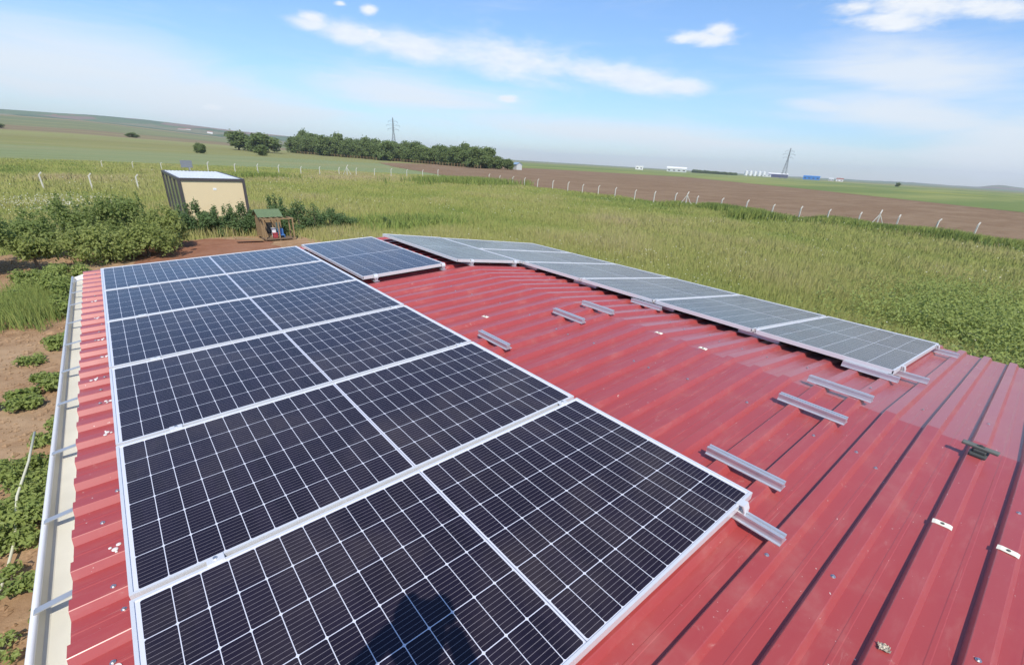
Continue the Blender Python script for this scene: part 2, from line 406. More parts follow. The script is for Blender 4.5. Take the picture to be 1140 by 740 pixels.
# ------------------------------------------------------------------ object helpers
def tag(o, label=None, cat=None, group=None, kind=None):
    if label: o['label'] = label
    if cat: o['category'] = cat
    if group: o['group'] = group
    if kind: o['kind'] = kind
    return o
def empty(name, loc=(0, 0, 0), mat=None):
    o = bpy.data.objects.new(name, None); col.objects.link(o)
    o.empty_display_size = 0.1
    if mat is not None: o.matrix_world = mat
    else: o.location = loc
    return o
def link_mesh(name, me, mat, parent=None, mw=None, smooth=False):
    o = bpy.data.objects.new(name, me); col.objects.link(o)
    if mat is not None: me.materials.append(mat)
    if parent is not None: o.parent = parent
    if mw is not None: o.matrix_basis = mw
    if smooth:
        me.polygons.foreach_set('use_smooth', [True] * len(me.polygons))
    return o
class MB:
    def __init__(s): s.v = []; s.f = []
    def add(s, vs, fs, mat=None):
        k = len(s.v)
        for q in vs: s.v.append(tuple(mat @ Vector(q)) if mat is not None else tuple(q))
        s.f += [tuple(i + k for i in f) for f in fs]
        return s
    def box(s, c, d, mat=None, bev=0.0):
        x, y, z = c; a, b, e = d[0] / 2, d[1] / 2, d[2] / 2
        if bev <= 0:
            vs = [(x + i * a, y + j * b, z + k * e) for i in (-1, 1) for j in (-1, 1) for k in (-1, 1)]
            return s.add(vs, [(0, 1, 3, 2), (4, 6, 7, 5), (0, 4, 5, 1), (2, 3, 7, 6), (0, 2, 6, 4), (1, 5, 7, 3)], mat)
        bm = bmesh.new(); bmesh.ops.create_cube(bm, size=1.0)
        for q in bm.verts: q.co = Vector((q.co.x * d[0], q.co.y * d[1], q.co.z * d[2]))
        bmesh.ops.bevel(bm, geom=list(bm.edges), offset=bev, segments=2, affect='EDGES', profile=0.5)
        for q in bm.verts: q.co += Vector(c)
        bm.verts.index_update()
        s.add([q.co.copy() for q in bm.verts], [[q.index for q in f.verts] for f in bm.faces], mat); bm.free(); return s
    def prism(s, prof, axis, a, b, mat=None):
        """closed profile (pairs) extruded along axis from a to b"""
        n = len(prof)
        def pt(q, t): return {'x': (t, q[0], q[1]), 'y': (q[0], t, q[1]), 'z': (q[0], q[1], t)}[axis]
        vs = [pt(q, a) for q in prof] + [pt(q, b) for q in prof]
        fs = [(i, (i + 1) % n, n + (i + 1) % n, n + i) for i in range(n)] + [tuple(range(n - 1, -1, -1)), tuple(range(n, 2 * n))]
        return s.add(vs, fs, mat)
    def tube(s, path, rad, n=8, mat=None):
        path = [Vector(q) for q in path]; rads = rad if hasattr(rad, '__len__') else [rad] * len(path)
        vs = []; fs = []
        up = None
        for i, q in enumerate(path):
            t = (path[min(i + 1, len(path) - 1)] - path[max(i - 1, 0)]).normalized()
            if up is None: up = t.orthogonal().normalized()
            up = (up - t * up.dot(t)).normalized(); w = t.cross(up)
            for k in range(n):
                a = 2 * math.pi * k / n
                vs.append(q + (up * math.cos(a) + w * math.sin(a)) * rads[i])
        for i in range(len(path) - 1):
            for k in range(n):
                fs.append((i * n + k, i * n + (k + 1) % n, (i + 1) * n + (k + 1) % n, (i + 1) * n + k))
        fs += [tuple(range(n - 1, -1, -1)), tuple(range((len(path) - 1) * n, len(path) * n))]
        return s.add(vs, fs, mat)
    def bar(s, p, q, w): return s.tube([p, q], w, 4)
    def mesh(s, name):
        me = bpy.data.meshes.new(name); me.from_pydata(s.v, [], s.f); me.update(); return me
    def build(s, name, mat, parent=None, mw=None, smooth=False):
        me = s.mesh(name)
        bm = bmesh.new(); bm.from_mesh(me); bmesh.ops.recalc_face_normals(bm, faces=bm.faces); bm.to_mesh(me); bm.free()
        return link_mesh(name, me, mat, parent, mw, smooth)
def np_mesh(name, verts, faces, tint=None):
    """numpy arrays (n,3) and (m,3|4) -> mesh, with an optional per-vertex 'tint'"""
    me = bpy.data.meshes.new(name)
    k = faces.shape[1]
    me.vertices.add(len(verts)); me.vertices.foreach_set('co', verts.astype(np.float32).ravel())
    me.loops.add(faces.size); me.loops.foreach_set('vertex_index', faces.astype(np.int32).ravel())
    me.polygons.add(len(faces)); me.polygons.foreach_set('loop_start', (np.arange(len(faces)) * k).astype(np.int32))
    me.polygons.foreach_set('loop_total', np.full(len(faces), k, np.int32))
    if tint is not None:
        a = me.attributes.new('tint', 'FLOAT', 'POINT'); a.data.foreach_set('value', tint.astype(np.float32))
    me.update(calc_edges=True); me.validate(); me.shade_flat()
    return me
def copy_thing(o, mw, label, group=None):
    c = o.copy(); col.objects.link(c); c.matrix_world = mw
    c['label'] = label
    if group: c['group'] = group
    for ch in list(o.children):
        d = ch.copy(); col.objects.link(d); d.parent = c
        for g in list(ch.children):
            e = g.copy(); col.objects.link(e); e.parent = d
    return c
def in_poly(px, py, poly):
    ins = np.zeros(len(px), bool); n = len(poly)
    for i in range(n):
        x1, y1 = poly[i]; x2, y2 = poly[(i + 1) % n]
        c = ((y1 > py) != (y2 > py)) & (px < (x2 - x1) * (py - y1) / ((y2 - y1) + 1e-12) + x1)
        ins ^= c
    return ins
def ragged(poly, step, amp):
    out = []
    for i in range(len(poly)):
        a = np.array(poly[i], float); b = np.array(poly[(i + 1) % len(poly)], float); d = b - a; L = np.linalg.norm(d)
        n = max(1, int(L / step)); t = d / L; nn = np.array([-t[1], t[0]])
        for k in range(n):
            q = a + d * k / n
            if k: q = q + nn * rng.normal(0, amp)
            out.append(tuple(q))
    return out

# ------------------------------------------------------------------ terrain
Z0 = -2.95
def smst(x, a, b):
    t = np.clip((x - a) / (b - a), 0, 1); return t * t * (3 - 2 * t)
def tz(x, y):
    x = np.asarray(x, float); y = np.asarray(y, float)
    r = np.hypot(x + 3.3, y); az = np.degrees(np.arctan2(x + 3.3, y))
    A = np.interp(az, [-180, -60, -8, 0, 8, 14, 24, 180], [0, 0, 1.0, 1.0, .62, .28, 0, 0])
    t = np.clip(r - 190, 0, 900)
    return Z0 + A * (t * 0.0155 + 0.000012 * t * t) * smst(r, 190, 300)
def polar_ground():
    rs = np.concatenate([[0.0], np.geomspace(4, 5400, 90)]); na = 240
    th = np.linspace(0, 2 * np.pi, na, endpoint=False)
    vs = [(-3.3, 0, Z0)]
    for r in rs[1:]:
        x = -3.3 + r * np.sin(th); y = r * np.cos(th)
        vs += list(zip(x, y, tz(x, y)))
    fs = []
    for k in range(na): fs.append((0, 1 + (k + 1) % na, 1 + k))
    for i in range(len(rs) - 2):
        a = 1 + i * na; b = a + na
        for k in range(na): fs.append((a + k, a + (k + 1) % na, b + (k + 1) % na, b + k))
    me = bpy.data.meshes.new('ground'); me.from_pydata([tuple(map(float, v)) for v in vs], [], fs); me.update()
    o = link_mesh('ground', me, M['ground'], smooth=True); tag(o, kind='structure')
polar_ground()
def sheet(name, poly, dz, mat):
    me = bpy.data.meshes.new(name); bm = bmesh.new()
    f = bm.faces.new([bm.verts.new((x, y, Z0 + dz)) for x, y in poly]); f.normal_update()
    if f.normal.z < 0: f.normal_flip()
    bmesh.ops.triangulate(bm, faces=[f]); bm.to_mesh(me); bm.free()
    o = link_mesh(name, me, mat); tag(o, kind='structure'); return o
PLOUGH = ragged([(85, 193), (68.5, 146), (62, 118), (56.0, 92), (55.2, 76), (54.6, 50), (54.4, 20), (55, 0), (56, -60), (120, -60), (142, 8), (203, 70), (284, 173), (200, 218), (130, 214)], 3.0, 0.25)
sheet('ploughed_field', PLOUGH, 0.030, M['plough'])
CROP = ragged([(121, -60), (143, 8), (204.5, 69), (286, 174), (202, 221), (128, 218), (150, 262), (470, 690), (900, 620), (950, 420), (980, 60), (900, -200), (400, -260)], 12, 0.6)
sheet('crop_field', CROP, 0.034, M['crop'])
SOIL = ragged([(-3.0, -9), (-3.0, 8.2), (-0.5, 9.0), (4.0, 9.0), (5.0, 20), (3.9, 25.6), (1.0, 26.6), (-4.5, 25.5), (-9.5, 24), (-10, 8), (-9, -9)], 0.8, 0.12)
sheet('garden_soil', SOIL, 0.012, M['soil'])
RED = ragged([(-3.4, 22.6), (-2.2, 19.5), (1.8, 19.5), (2.2, 24.8), (-0.2, 26.2), (-2.6, 25.6)], 0.5, 0.12)
sheet('red_earth', RED, 0.020, M['red_earth'])

def hill(name, azs, els, dist, depth):
    """a long ridge: skyline given by azimuth and elevation seen from the roof, with a foreslope of real depth"""
    a = np.radians(np.linspace(azs[0], azs[-1], 160)); h = np.interp(np.degrees(a), azs, els)
    jit = np.convolve(rng.normal(0, 1, len(a) + 8), np.ones(9) / 9, 'valid') * 0.03
    top = dist * np.tan(np.radians(h + jit)) + 1.285
    rows = []
    for t in np.linspace(0, 1, 14):
        r = dist - depth * (1 - t); s = t ** 1.25
        zz = (Z0 - 3) + (top - Z0 + 3) * s + np.convolve(rng.normal(0, 1, len(a) + 8), np.ones(9) / 9, 'valid') * 2.0 * math.sin(math.pi * t)
        rows.append(np.stack([-3.3 + r * np.sin(a), r * np.cos(a), zz], 1))
    rows.append(np.stack([-3.3 + (dist + depth * .8) * np.sin(a), (dist + depth * .8) * np.cos(a), np.full(len(a), Z0 - 3)], 1))
    v = np.concatenate(rows); n = len(a); f = []
    for i in range(len(rows) - 1):
        for k in range(n - 1): f.append((i * n + k, i * n + k + 1, (i + 1) * n + k + 1, (i + 1) * n + k))
    o = link_mesh(name, np_mesh(name, v, np.array(f)), M['hills'], smooth=True); tag(o, kind='structure')
hill('hills', [-30, -16, -5, -2, 0.5, 4, 6.7, 11, 15.8, 21, 26, 34], [1.2, 1.3, 1.36, 1.42, 1.48, 1.43, 1.30, 1.08, .90, .66, .38, -.1], 2700, 1500)
hill('hills', [64, 70, 76, 79, 81.7, 83.5, 84.0, 84.6, 85.2, 86, 90, 100], [-.12, .0, .05, .10, .04, .08, .20, .29, .25, .16, .12, .1], 4300, 900)

# ------------------------------------------------------------------ the building: roof, walls, gutter
TL, TR = 0.0514, 0.1069
XE, XR = -3.73, 3.45            # left eave, right eave
YF, YN = 7.19, -5.01
bld = empty('farm_building', (0, 1, Z0))
tag(bld, 'low building with a red ribbed metal roof that carries all the solar panels', 'building')
BW = Matrix.Translation((0, -1, -Z0))
def roof_mesh():
    rib, per, h = 0.13, 0.2, 0.029
    prof = []
    k0 = int(math.floor((YN - rib) / per)) + 1
    yy = rib + k0 * per
    while yy < YF - 0.03:
        prof += [(yy - 0.046, 0.0), (yy - 0.028, h - .002), (yy - 0.0255, h), (yy + 0.0265, h), (yy + 0.029, h - .002), (yy + 0.038, 0.0), (yy + 0.088, 0.0), (yy + 0.091, 0.0014), (yy + 0.103, 0.0014), (yy + 0.106, 0.0)]
        yy += per
    prof = [(YN, 0.0)] + prof + [(YF, 0.0)]
    prof = np.array(prof); n = len(prof)
    xs = np.concatenate([np.linspace(XE, 0, 40), np.linspace(0, XR, 38)[1:]])
    vs = np.zeros((len(xs), n, 3))
    ph = rng.uniform(0, 6.28, 8)
    for i, x in enumerate(xs):
        base = -abs(x) * math.tan(TL if x < 0 else TR)
        wave = 0.0011 * np.sin(prof[:, 0] * 2.3 + x * 1.7 + ph[0]) + 0.0009 * np.sin(prof[:, 0] * 5.1 - x * 2.9 + ph[1]) + 0.0007 * np.sin(prof[:, 0] * 13.0 + x * 6.0 + ph[2])
        vs[i, :, 0] = x; vs[i, :, 1] = prof[:, 0]; vs[i, :, 2] = base + prof[:, 1] + wave
    f = []
    for i in range(len(xs) - 1):
        a = np.arange(n - 1)
        f.append(np.stack([i * n + a, (i + 1) * n + a, (i + 1) * n + a + 1, i * n + a + 1], 1))
    me = np_mesh('roof', vs.reshape(-1, 3), np.concatenate(f))
    o = link_mesh('roof', me, M['roof'], bld, BW)
    s = o.modifiers.new('thickness', 'SOLIDIFY'); s.thickness = 0.004; s.offset = -1.0
    return o
roof_mesh()
w = MB()
zl, zr = XE * 0 - 0.235, -0.40
w.prism([(-3.55, Z0 - 0.05), (3.3, Z0 - 0.05), (3.3, -0.385), (0.0, -0.03), (-3.55, -0.215)], 'y', YN + 0.25, YF - 0.15)
w.build('wall', M['wall'], bld, BW)
# far-end barge trim, red
tr = MB()
tr.prism([(XE + .02, -.22), (0, -.03), (XR - .02, -.40), (XR - .02, -.50), (0, -.13), (XE + .02, -.32)], 'y', YF - 0.145, YF - 0.10)
tr.build('barge_board', M['cream'], bld, BW)
g = MB()
t = 0.003
inner = [(-3.690, -.212), (-3.692, -.262), (-3.745, -.268), (-3.750, -.296), (-3.766, -.304), (-3.815, -.304), (-3.828, -.297), (-3.836, -.268)]
outer = [(-3.840, -.268), (-3.840, -.302), (-3.820, -.309), (-3.762, -.309), (-3.746, -.302), (-3.740, -.274), (-3.687, -.268), (-3.685, -.212)]
g.prism(inner + outer, 'y', -5.0, 7.36)
gut = g.build('gutter', M['cream'], bld, BW)
lp = MB(); lp.tube([(-3.846, -5.0, -.262), (-3.846, 7.37, -.262)], 0.0115, 10)
lp.build('gutter_lip', M['cream_lip'], gut, smooth=True)
ec = MB(); ec.prism([(-3.838, -.264), (-3.838, -.302), (-3.818, -.308), (-3.772, -.308), (-3.749, -.302), (-3.744, -.266), (-3.69, -.262), (-3.688, -.214)], 'y', 7.362, 7.366)
ec.build('end_cap', M['cream_lip'], gut)
sm = MB()
sm.prism([(-3.842, -.2485), (-3.842, -.2445), (-3.70, -.2185), (-3.64, -.2075), (-3.64, -.2110), (-3.70, -.2225)], 'y', -0.014, 0.014)
sm.prism([(-3.846, -.2485), (-3.842, -.2485), (-3.842, -.262), (-3.846, -.262)], 'y', -0.014, 0.014)
for sx in (-3.79, -3.735):
    pass
first = None
for y in (7.05, 6.51, 6.02, 5.40, 4.80, 4.21, 3.65, 3.02, 2.41, 1.87, 1.29, .7, .1, -.5):
    if first is None: first = sm.build('gutter_strap', M['strap'], gut, Matrix.Translation((0, y, 0)))
    else:
        c = first.copy(); col.objects.link(c); c.parent = gut; c.matrix_basis = Matrix.Translation((0, y, 0))
# maker's stamp printed on the sheet near the eave: a ring and a short row of dashes
st = MB()
for k in range(18):
    a0, a1 = 2 * math.pi * k / 18, 2 * math.pi * (k + 1) / 18
    q = [(0.013 * math.cos(a) * r, 0.018 * math.sin(a) * r, 0.0) for r in (1.0, 0.62) for a in (a0, a1)]
    st.add(q, [(0, 1, 3, 2)])
for k in range(7):
    st.box((-0.034 + 0.001 * (k % 2), -0.030 + 0.010 * k, 0), (0.011 if k % 3 else 0.014, 0.006, 0.0006))
def on_slope(x, y, h, yaw=0.0):
    t = -TL if x < 0 else TR
    s = abs(x); z = -s * math.tan(abs(t))
    rot = Matrix.Rotation(t, 4, 'Y')
    return Matrix.Translation((x, y, z)) @ rot @ Matrix.Rotation(yaw, 4, 'Z') @ Matrix.Translation((0, 0, h))
def slope_s(sg, s, y, h, yaw=0.0):
    """s metres down the slope from the ridge, h above the sheet (both measured on the slope)"""
    t = TL if sg < 0 else TR
    o = Vector((sg * (s * math.cos(t) + h * math.sin(t)), y, -s * math.sin(t) + h * math.cos(t)))
    return Matrix.Translation(o) @ Matrix.Rotation(-t if sg < 0 else t, 4, 'Y') @ Matrix.Rotation(yaw, 4, 'Z')
pm0 = st.build('printed_mark', M['print'], bld, BW @ on_slope(-3.62, 1.40, 0.0030))
blb = MB()
for cx, cy, q in ((0, 0, .011), (.012, .022, .009), (-.014, .018, .006), (.004, -.016, .005)):
    blb.tube([(cx, cy, 0), (cx, cy, .002), (cx, cy, .004)], [q, q * .9, q * .4], 9)
bl0 = blb.build('sealant_blob', M['print'], bld, BW @ on_slope(-3.60, 1.93, .0300))
for y in (2.53, 2.93, 3.33, 3.73, 4.13, 4.53, 5.13, 5.73):
    c = bl0.copy(); col.objects.link(c); c.parent = bld; c.matrix_basis = BW @ on_slope(-3.60 + rng.normal(0, .025), y, .0300, rng.uniform(0, 6))

# ------------------------------------------------------------------ solar panels
H = 0.1065
FH = 0.035
def make_panel():
    root = empty('solar_panel')
    f = MB(); lip = 0.011; L, W = PL, PW
    # frame: hollow section approximated by lip + outer wall, four sides butted
    for sgn in (-1, 1):
        f.prism([(sgn * W / 2, 0), (sgn * W / 2, FH), (sgn * (W / 2 - lip), FH), (sgn * (W / 2 - lip), FH - 0.0045), (sgn * (W / 2 - 0.003), FH - 0.0045), (sgn * (W / 2 - 0.003), 0.003), (sgn * (W / 2 - 0.028), 0.003), (sgn * (W / 2 - 0.028), 0)], 'x', -L / 2, L / 2)
        e = W / 2 - lip - 0.0003
        f.prism([(sgn * L / 2, 0), (sgn * L / 2, FH), (sgn * (L / 2 - lip), FH), (sgn * (L / 2 - lip), FH - 0.0045), (sgn * (L / 2 - 0.003), FH - 0.0045), (sgn * (L / 2 - 0.003), 0.003), (sgn * (L / 2 - 0.028), 0.003), (sgn * (L / 2 - 0.028), 0)], 'y', -e, e)
    f.build('frame', M['alu'], root)
    c = MB(); c.box((0, 0, FH - 0.0045), (L - 2 * lip + 0.006, W - 2 * lip + 0.006, 0.005))
    # keep the glass just below the lip
    c.v = [(x, y, z - 0.0025) for x, y, z in c.v]
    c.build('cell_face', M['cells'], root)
    return root
proto = None
def put_panel(mw, label, group):
    global proto
    if proto is None:
        proto = make_panel(); proto.matrix_world = mw; tag(proto, label, 'solar panel', group); return proto
    return copy_thing(proto, mw, label, group)
G = 0.02
YL, YB, YG, YR = 6.8307, 6.8885, 6.8701, 6.8267
XL, GB, XG, GR = 1.4648, 0.0807, -0.1871, 0.0159
dl = [0, 0.0, 0.006, -0.002, 0, -0.002]
names = ['farthest panel of the six-panel column beside the cream gutter', 'second farthest panel of the column beside the cream gutter',
         'third farthest panel of the column beside the cream gutter', 'third nearest panel of the column beside the cream gutter',
         'second nearest panel of the column beside the cream gutter', 'nearest panel of the gutter column, with the photographer\'s shadow on it']
for i in range(6):
    far = YL - i * (PW + G) + dl[i]
    put_panel(slope_s(-1, XL + PL / 2, far - PW / 2, H - FH, rng.normal(0, .0006)), names[i], 'dark solar panels in a column beside the gutter')
put_panel(slope_s(-1, XL - GB - PW / 2, YB - PL / 2, H - FH, math.pi / 2), 'single blue panel set lengthwise between the gutter column and the ridge', 'solar panels set lengthwise by the ridge')
put_panel(slope_s(1, XG + PW / 2, YG - PL / 2, H - FH, math.pi / 2), 'single grey-looking panel set lengthwise along the ridge on the far slope', 'solar panels set lengthwise by the ridge')
SR = XG + PW + GR
nr = ['farthest panel of the pale column on the far slope', 'second farthest panel of the pale column on the far slope', 'third farthest panel of the pale column on the far slope',
      'third nearest panel of the pale column on the far slope', 'second nearest panel of the pale column, a dark streak across its top', 'nearest panel of the pale column, above the empty red sheet']
nr[4] = 'second nearest panel of the pale column on the far slope'
for i in range(6):
    put_panel(slope_s(1, SR + PL / 2, YR - i * (PW + G) - PW / 2, H - FH), nr[i], 'pale reflecting solar panels on the far slope')

# ------------------------------------------------------------------ mini rails
RH = 0.0405
def rail_mesh():
    m = MB(); hl = 0.185
    prof = [(-.025, 0), (.036, 0), (.036, .0035), (.018, .0035), (.016, .010), (.016, .028), (.019, .031), (.019, RH), (.0065, RH), (.0065, RH - .009), (-.0065, RH - .009),
            (-.0065, RH), (-.019, RH), (-.019, .031), (-.016, .028), (-.016, .006), (-.019, .0035), (-.025, .0035)]
    m.prism(prof, 'y', -hl, hl)
    return m
rail = None
def put_rail(mw, label, group, screws=True):
    global rail
    if rail is None:
        rail = empty('mounting_rail', mat=mw); tag(rail, label, 'rail', group)
        rail_mesh().build('rail_profile', M['rail_alu'], rail)
        for sx, sy in ((.028, -.15), (.028, .15)):
            b = MB(); b.tube([(sx, sy, .0036), (sx, sy, .0050)], .0075, 12); b.tube([(sx, sy, .005), (sx, sy, .0090)], .0045, 6); b.build('screw', M['bolt'], rail)
        return rail
    return copy_thing(rail, mw, label, group)
def rl(x, y0, y1, label):
    yc = (y0 + y1) / 2
    return put_rail(on_slope(x, yc, 0.0305, rng.normal(0, .012)), label, 'bare mounting rails waiting for panels')
rl(-1.238, 2.838, 2.438, 'bare aluminium rail beside the gutter column, third panel row back')
rl(-.368, 2.866, 2.464, 'bare aluminium rail just left of the ridge, farther back of the ridge pairs')
rl(.015, 2.847, 2.475, 'small bluish bare rail just past the ridge in the middle of the roof')
rl(.80, 2.855, 2.438, 'bare rail tucked against the underside edge of the pale column, mid roof')
rl(-1.238, .813, .46, 'bare aluminium rail beside the corner of the nearest dark panel, not touching it')
rl(-.372, .84, .45, 'bare aluminium rail near the ridge, closer to us of the lower pair')
rl(.057, .82, .44, 'bare bluish rail just past the ridge, farther of the lower pair')
rl(.85, .83, .44, 'bare rail leaning close to the near corner of the pale column')
rl(-1.565, .70, .30, 'rail sticking out from under the nearest dark panel')
rl(1.117, .70, .30, 'rail sticking out from under the near corner of the pale column')
rl(2.81, .70, .29, 'rail sticking out from under the outer end of the pale column')
for k in range(1, 6):                       # rails below the row joints, seen only at their ends
    yb = YL - k * (PW + G) + G / 2
    put_rail(slope_s(-1, 1.57, yb, .0305), 'rail under a row joint at the ridge end of the dark column', 'rails under the joints of the dark column')
    put_rail(slope_s(-1, 3.30, yb, .0305), 'rail under a row joint at the gutter end of the dark column', 'rails under the joints of the dark column by the gutter')
    yb = YR - k * (PW + G) + G / 2
    put_rail(slope_s(1, SR + .085, yb - .03, .0305), 'rail end showing under a joint on the ridge side of the pale column', 'rails under the joints of the pale column')
    put_rail(slope_s(1, SR + PL - .25, yb, .0305), 'rail under a joint on the outer side of the pale column', 'rails under the joints of the pale column, outer side')
for s, sg, y, lab in ((1.24, -1, YB - 2 * PW - .05, 'rail poking out below the near edge of the lengthwise blue panel, gutter side'), (.372, -1, YB - 2 * PW - .05, 'rail poking out below the near edge of the lengthwise blue panel, ridge side'),
                      (.03, 1, YG - 2 * PW - .05, 'rail poking out below the near edge of the lengthwise grey panel, ridge side'), (.75, 1, YG - 2 * PW - .05, 'rail poking out below the near edge of the lengthwise grey panel, outer side')):
    put_rail(slope_s(sg, s, y + .19, .0305), lab, 'rails under the lengthwise panels')

# ------------------------------------------------------------------ clamps
def mid_clamp():
    r = empty('panel_clamp')
    m = MB(); m.box((0, 0, .002), (.055, .036, .004), bev=.0012); m.box((0, 0, -.012), (.040, .010, .022)); m.build('clamp_plate', M['alu'], r)
    b = MB(); b.tube([(0, 0, .0042), (0, 0, .0100)], .0068, 12); b.build('bolt_head', M['bolt'], r)
    return r
clamp = mid_clamp(); fst = True
def put_clamp(mw, label, group):
    global fst
    if fst:
        fst = False; clamp.matrix_world = mw; tag(clamp, label, 'clamp', group); return
    copy_thing(clamp, mw, label, group)
ords = ['farthest', 'second farthest', 'middle', 'second nearest', 'nearest']
for k in range(1, 6):
    yb = YL - k * (PW + G) + G / 2 + dl[min(k, 5)] / 2
    put_clamp(slope_s(-1, 3.315, yb, H + .0005), 'small bright clamp in the %s joint of the dark column, gutter end' % ords[k - 1], 'clamps on the dark column, gutter end')
    put_clamp(slope_s(-1, 1.575, yb, H + .0005), 'small bright clamp in the %s joint of the dark column, ridge end' % ords[k - 1], 'clamps on the dark column, ridge end')
    yb = YR - k * (PW + G) + G / 2
    put_clamp(slope_s(1, SR + .07, yb, H + .0005), 'small clamp in the %s joint of the pale column, ridge end' % ords[k - 1], 'clamps on the pale column, ridge end')
    put_clamp(slope_s(1, SR + PL - .25, yb, H + .0005), 'small clamp in the %s joint of the pale column, outer end' % ords[k - 1], 'clamps on the pale column, outer end')
def end_clamp():
    r = empty('end_clamp')
    m = MB(); m.prism([(0.012, .0005), (0.012, .0045), (-.020, .0045), (-.030, -.020), (-.030, -.0355), (-.003, -.0355), (-.003, -.0315), (-.026, -.0315), (-.026, -.022), (-.0165, .0005)], 'x', -.022, .022)
    m.build('clamp_hook', M['alu'], r)
    b = MB(); b.tube([(0, -.014, -.0310), (0, -.014, -.004)], .0065, 8); b.build('bolt_head', M['bolt'], r)
    return r
ecl = end_clamp(); ef = True
for sg, s, y, lab in ((-1, 1.24, YB - PL, 'end clamp on the near edge of the lengthwise blue panel, gutter side'), (-1, .372, YB - PL, 'end clamp on the near edge of the lengthwise blue panel, ridge corner'),
                      (1, .03, YG - PL, 'end clamp on the near edge of the lengthwise grey panel, ridge side'), (1, .75, YG - PL, 'end clamp on the near edge of the lengthwise grey panel, outer side'),
                      (-1, 1.565, YL - 6 * (PW + G) + G, 'end clamp where the nearest dark panel meets its protruding rail'), (1, 1.125, YR - 6 * (PW + G) + G, 'end clamp on the near corner of the pale column'),
                      (1, 2.80, YR - 6 * (PW + G) + G, 'end clamp on the outer near corner of the pale column')):
    mw = slope_s(sg, s, y, H)
    if ef: ecl.matrix_world = mw; tag(ecl, lab, 'clamp', 'end clamps'); ef = False
    else: copy_thing(ecl, mw, lab, 'end clamps')

# ------------------------------------------------------------------ small things lying on the roof
def saddle(mw, label, first=[None]):
    if first[0] is None:
        r = empty('saddle_plate', mat=mw); tag(r, label, 'plate', 'pale saddle plates screwed to the ribs')
        m = MB(); m.prism([(-.032, -.003), (-.022, .0), (.022, .0), (.032, -.003), (.033, -.0010), (.022, .0022), (-.022, .0022), (-.033, -.0010)], 'y', -.016, .016)
        m.build('plate', M['plate'], r, Matrix.Rotation(math.pi / 2, 4, 'Z'))
        b = MB(); b.tube([(0, 0, .003), (0, 0, .0045)], .0070, 12); b.tube([(0, 0, .0045), (0, 0, .007)], .0045, 6); b.build('screw', M['dark_bar'], r)
        first[0] = r; return r
    return copy_thing(first[0], mw, label, 'pale saddle plates screwed to the ribs')
saddle(on_slope(-.925, -.070, .0305, .05), 'cream saddle plate with a dark screw, below the dark bar')
saddle(on_slope(-.905, -.270, .0305, -.05), 'cream saddle plate with a dark screw at the right edge of the roof')
saddle(on_slope(.13, 2.74, .0305, .1), 'small white plate beside the middle rail on the ridge')
saddle(on_slope(-.03, 1.94, .0305), 'small white plate on the ridge, second of the row of three')
saddle(on_slope(-.03, 1.54, .0305), 'small white plate on the ridge, nearest of the row of three')
saddle(on_slope(-.95, 3.14, .0305, .2), 'small white plate among the ribs behind the bare rails')
# screws with washers along the purlin lines
scr = None
xs_l = (-3.60, -2.6, -1.62, -.62, .42, 1.35, 2.35, 3.2)
n = 0
for x in xs_l:
    for k in range(-3, 35):
        if k % 2 and rng.random() < .55: continue
        yy = .13 + .2 * k
        if x < -1.5 and x > -3.55 and yy > .48: continue
        if -1.45 < x < -.3 and yy > 4.7: continue
        if x > .9 and yy > .48: continue
        if yy > 7.1 or yy < -.6: continue
        if n >= 78: break
        off = .1 if rng.random() < .4 else 0.0
        mw = on_slope(x + rng.normal(0, .035), yy + off, .0295 if off == 0 else .0018)
        n += 1
        if scr is None:
            m = MB(); m.tube([(0, 0, 0), (0, 0, .002)], .0085, 12); m.tube([(0, 0, .002), (0, 0, .007)], .0048, 6)
            scr = m.build('roof_screw', M['bolt'], None, mw)
            tag(scr, 'small roofing screw with a washer on the red sheet', 'screw', 'roofing screws')
        else:
            c = scr.copy(); col.objects.link(c); c.matrix_world = mw
# dark bar across a rubber foot at the ridge
mw = on_slope(-.155, -.075, .0295, R_(-4))
r = empty('dark_bar_bracket', mat=mw); tag(r, 'dark flat bar across a black block on the ridge at the right', 'bracket')
m = MB(); m.box((0, -.005, .009), (.085, .070, .018), bev=.006); m.box((0, -.005, .026), (.050, .052, .018), bev=.005); m.build('foot', M['dark_rubber'], r)
m = MB(); m.box((0.004, .0, .042), (.036, .145, .014), bev=.004); m.build('bar', M['dark_bar'], r)
m = MB(); m.box((0.004, .0, .0505), (.014, .03, .003)); m.tube([(.004, 0, .052), (.004, 0, .056)], .007, 6); m.build('bolt_head', M['dark_rubber'], r)
# crinkled foil washer
bm = bmesh.new(); bmesh.ops.create_grid(bm, x_segments=9, y_segments=9, size=.013)
for q in bm.verts:
    rr = q.co.length / .03
    q.co.z = .006 + rng.normal(0, .0035) * (0.3 + rr) + .004 * (1 - rr)
    q.co.x *= 1.0 + .25 * rng.normal() * rr * .5; q.co.y *= 1.2
me = bpy.data.meshes.new('foil_scrap'); bm.to_mesh(me); bm.free()
o = link_mesh('foil_scrap', me, M['foil'], None, on_slope(-1.757, -.070, .0295, .4)); s = o.modifiers.new('t', 'SOLIDIFY'); s.thickness = .0012
tag(o, 'crinkled shiny scrap of foil on a rib at the bottom right', 'scrap')

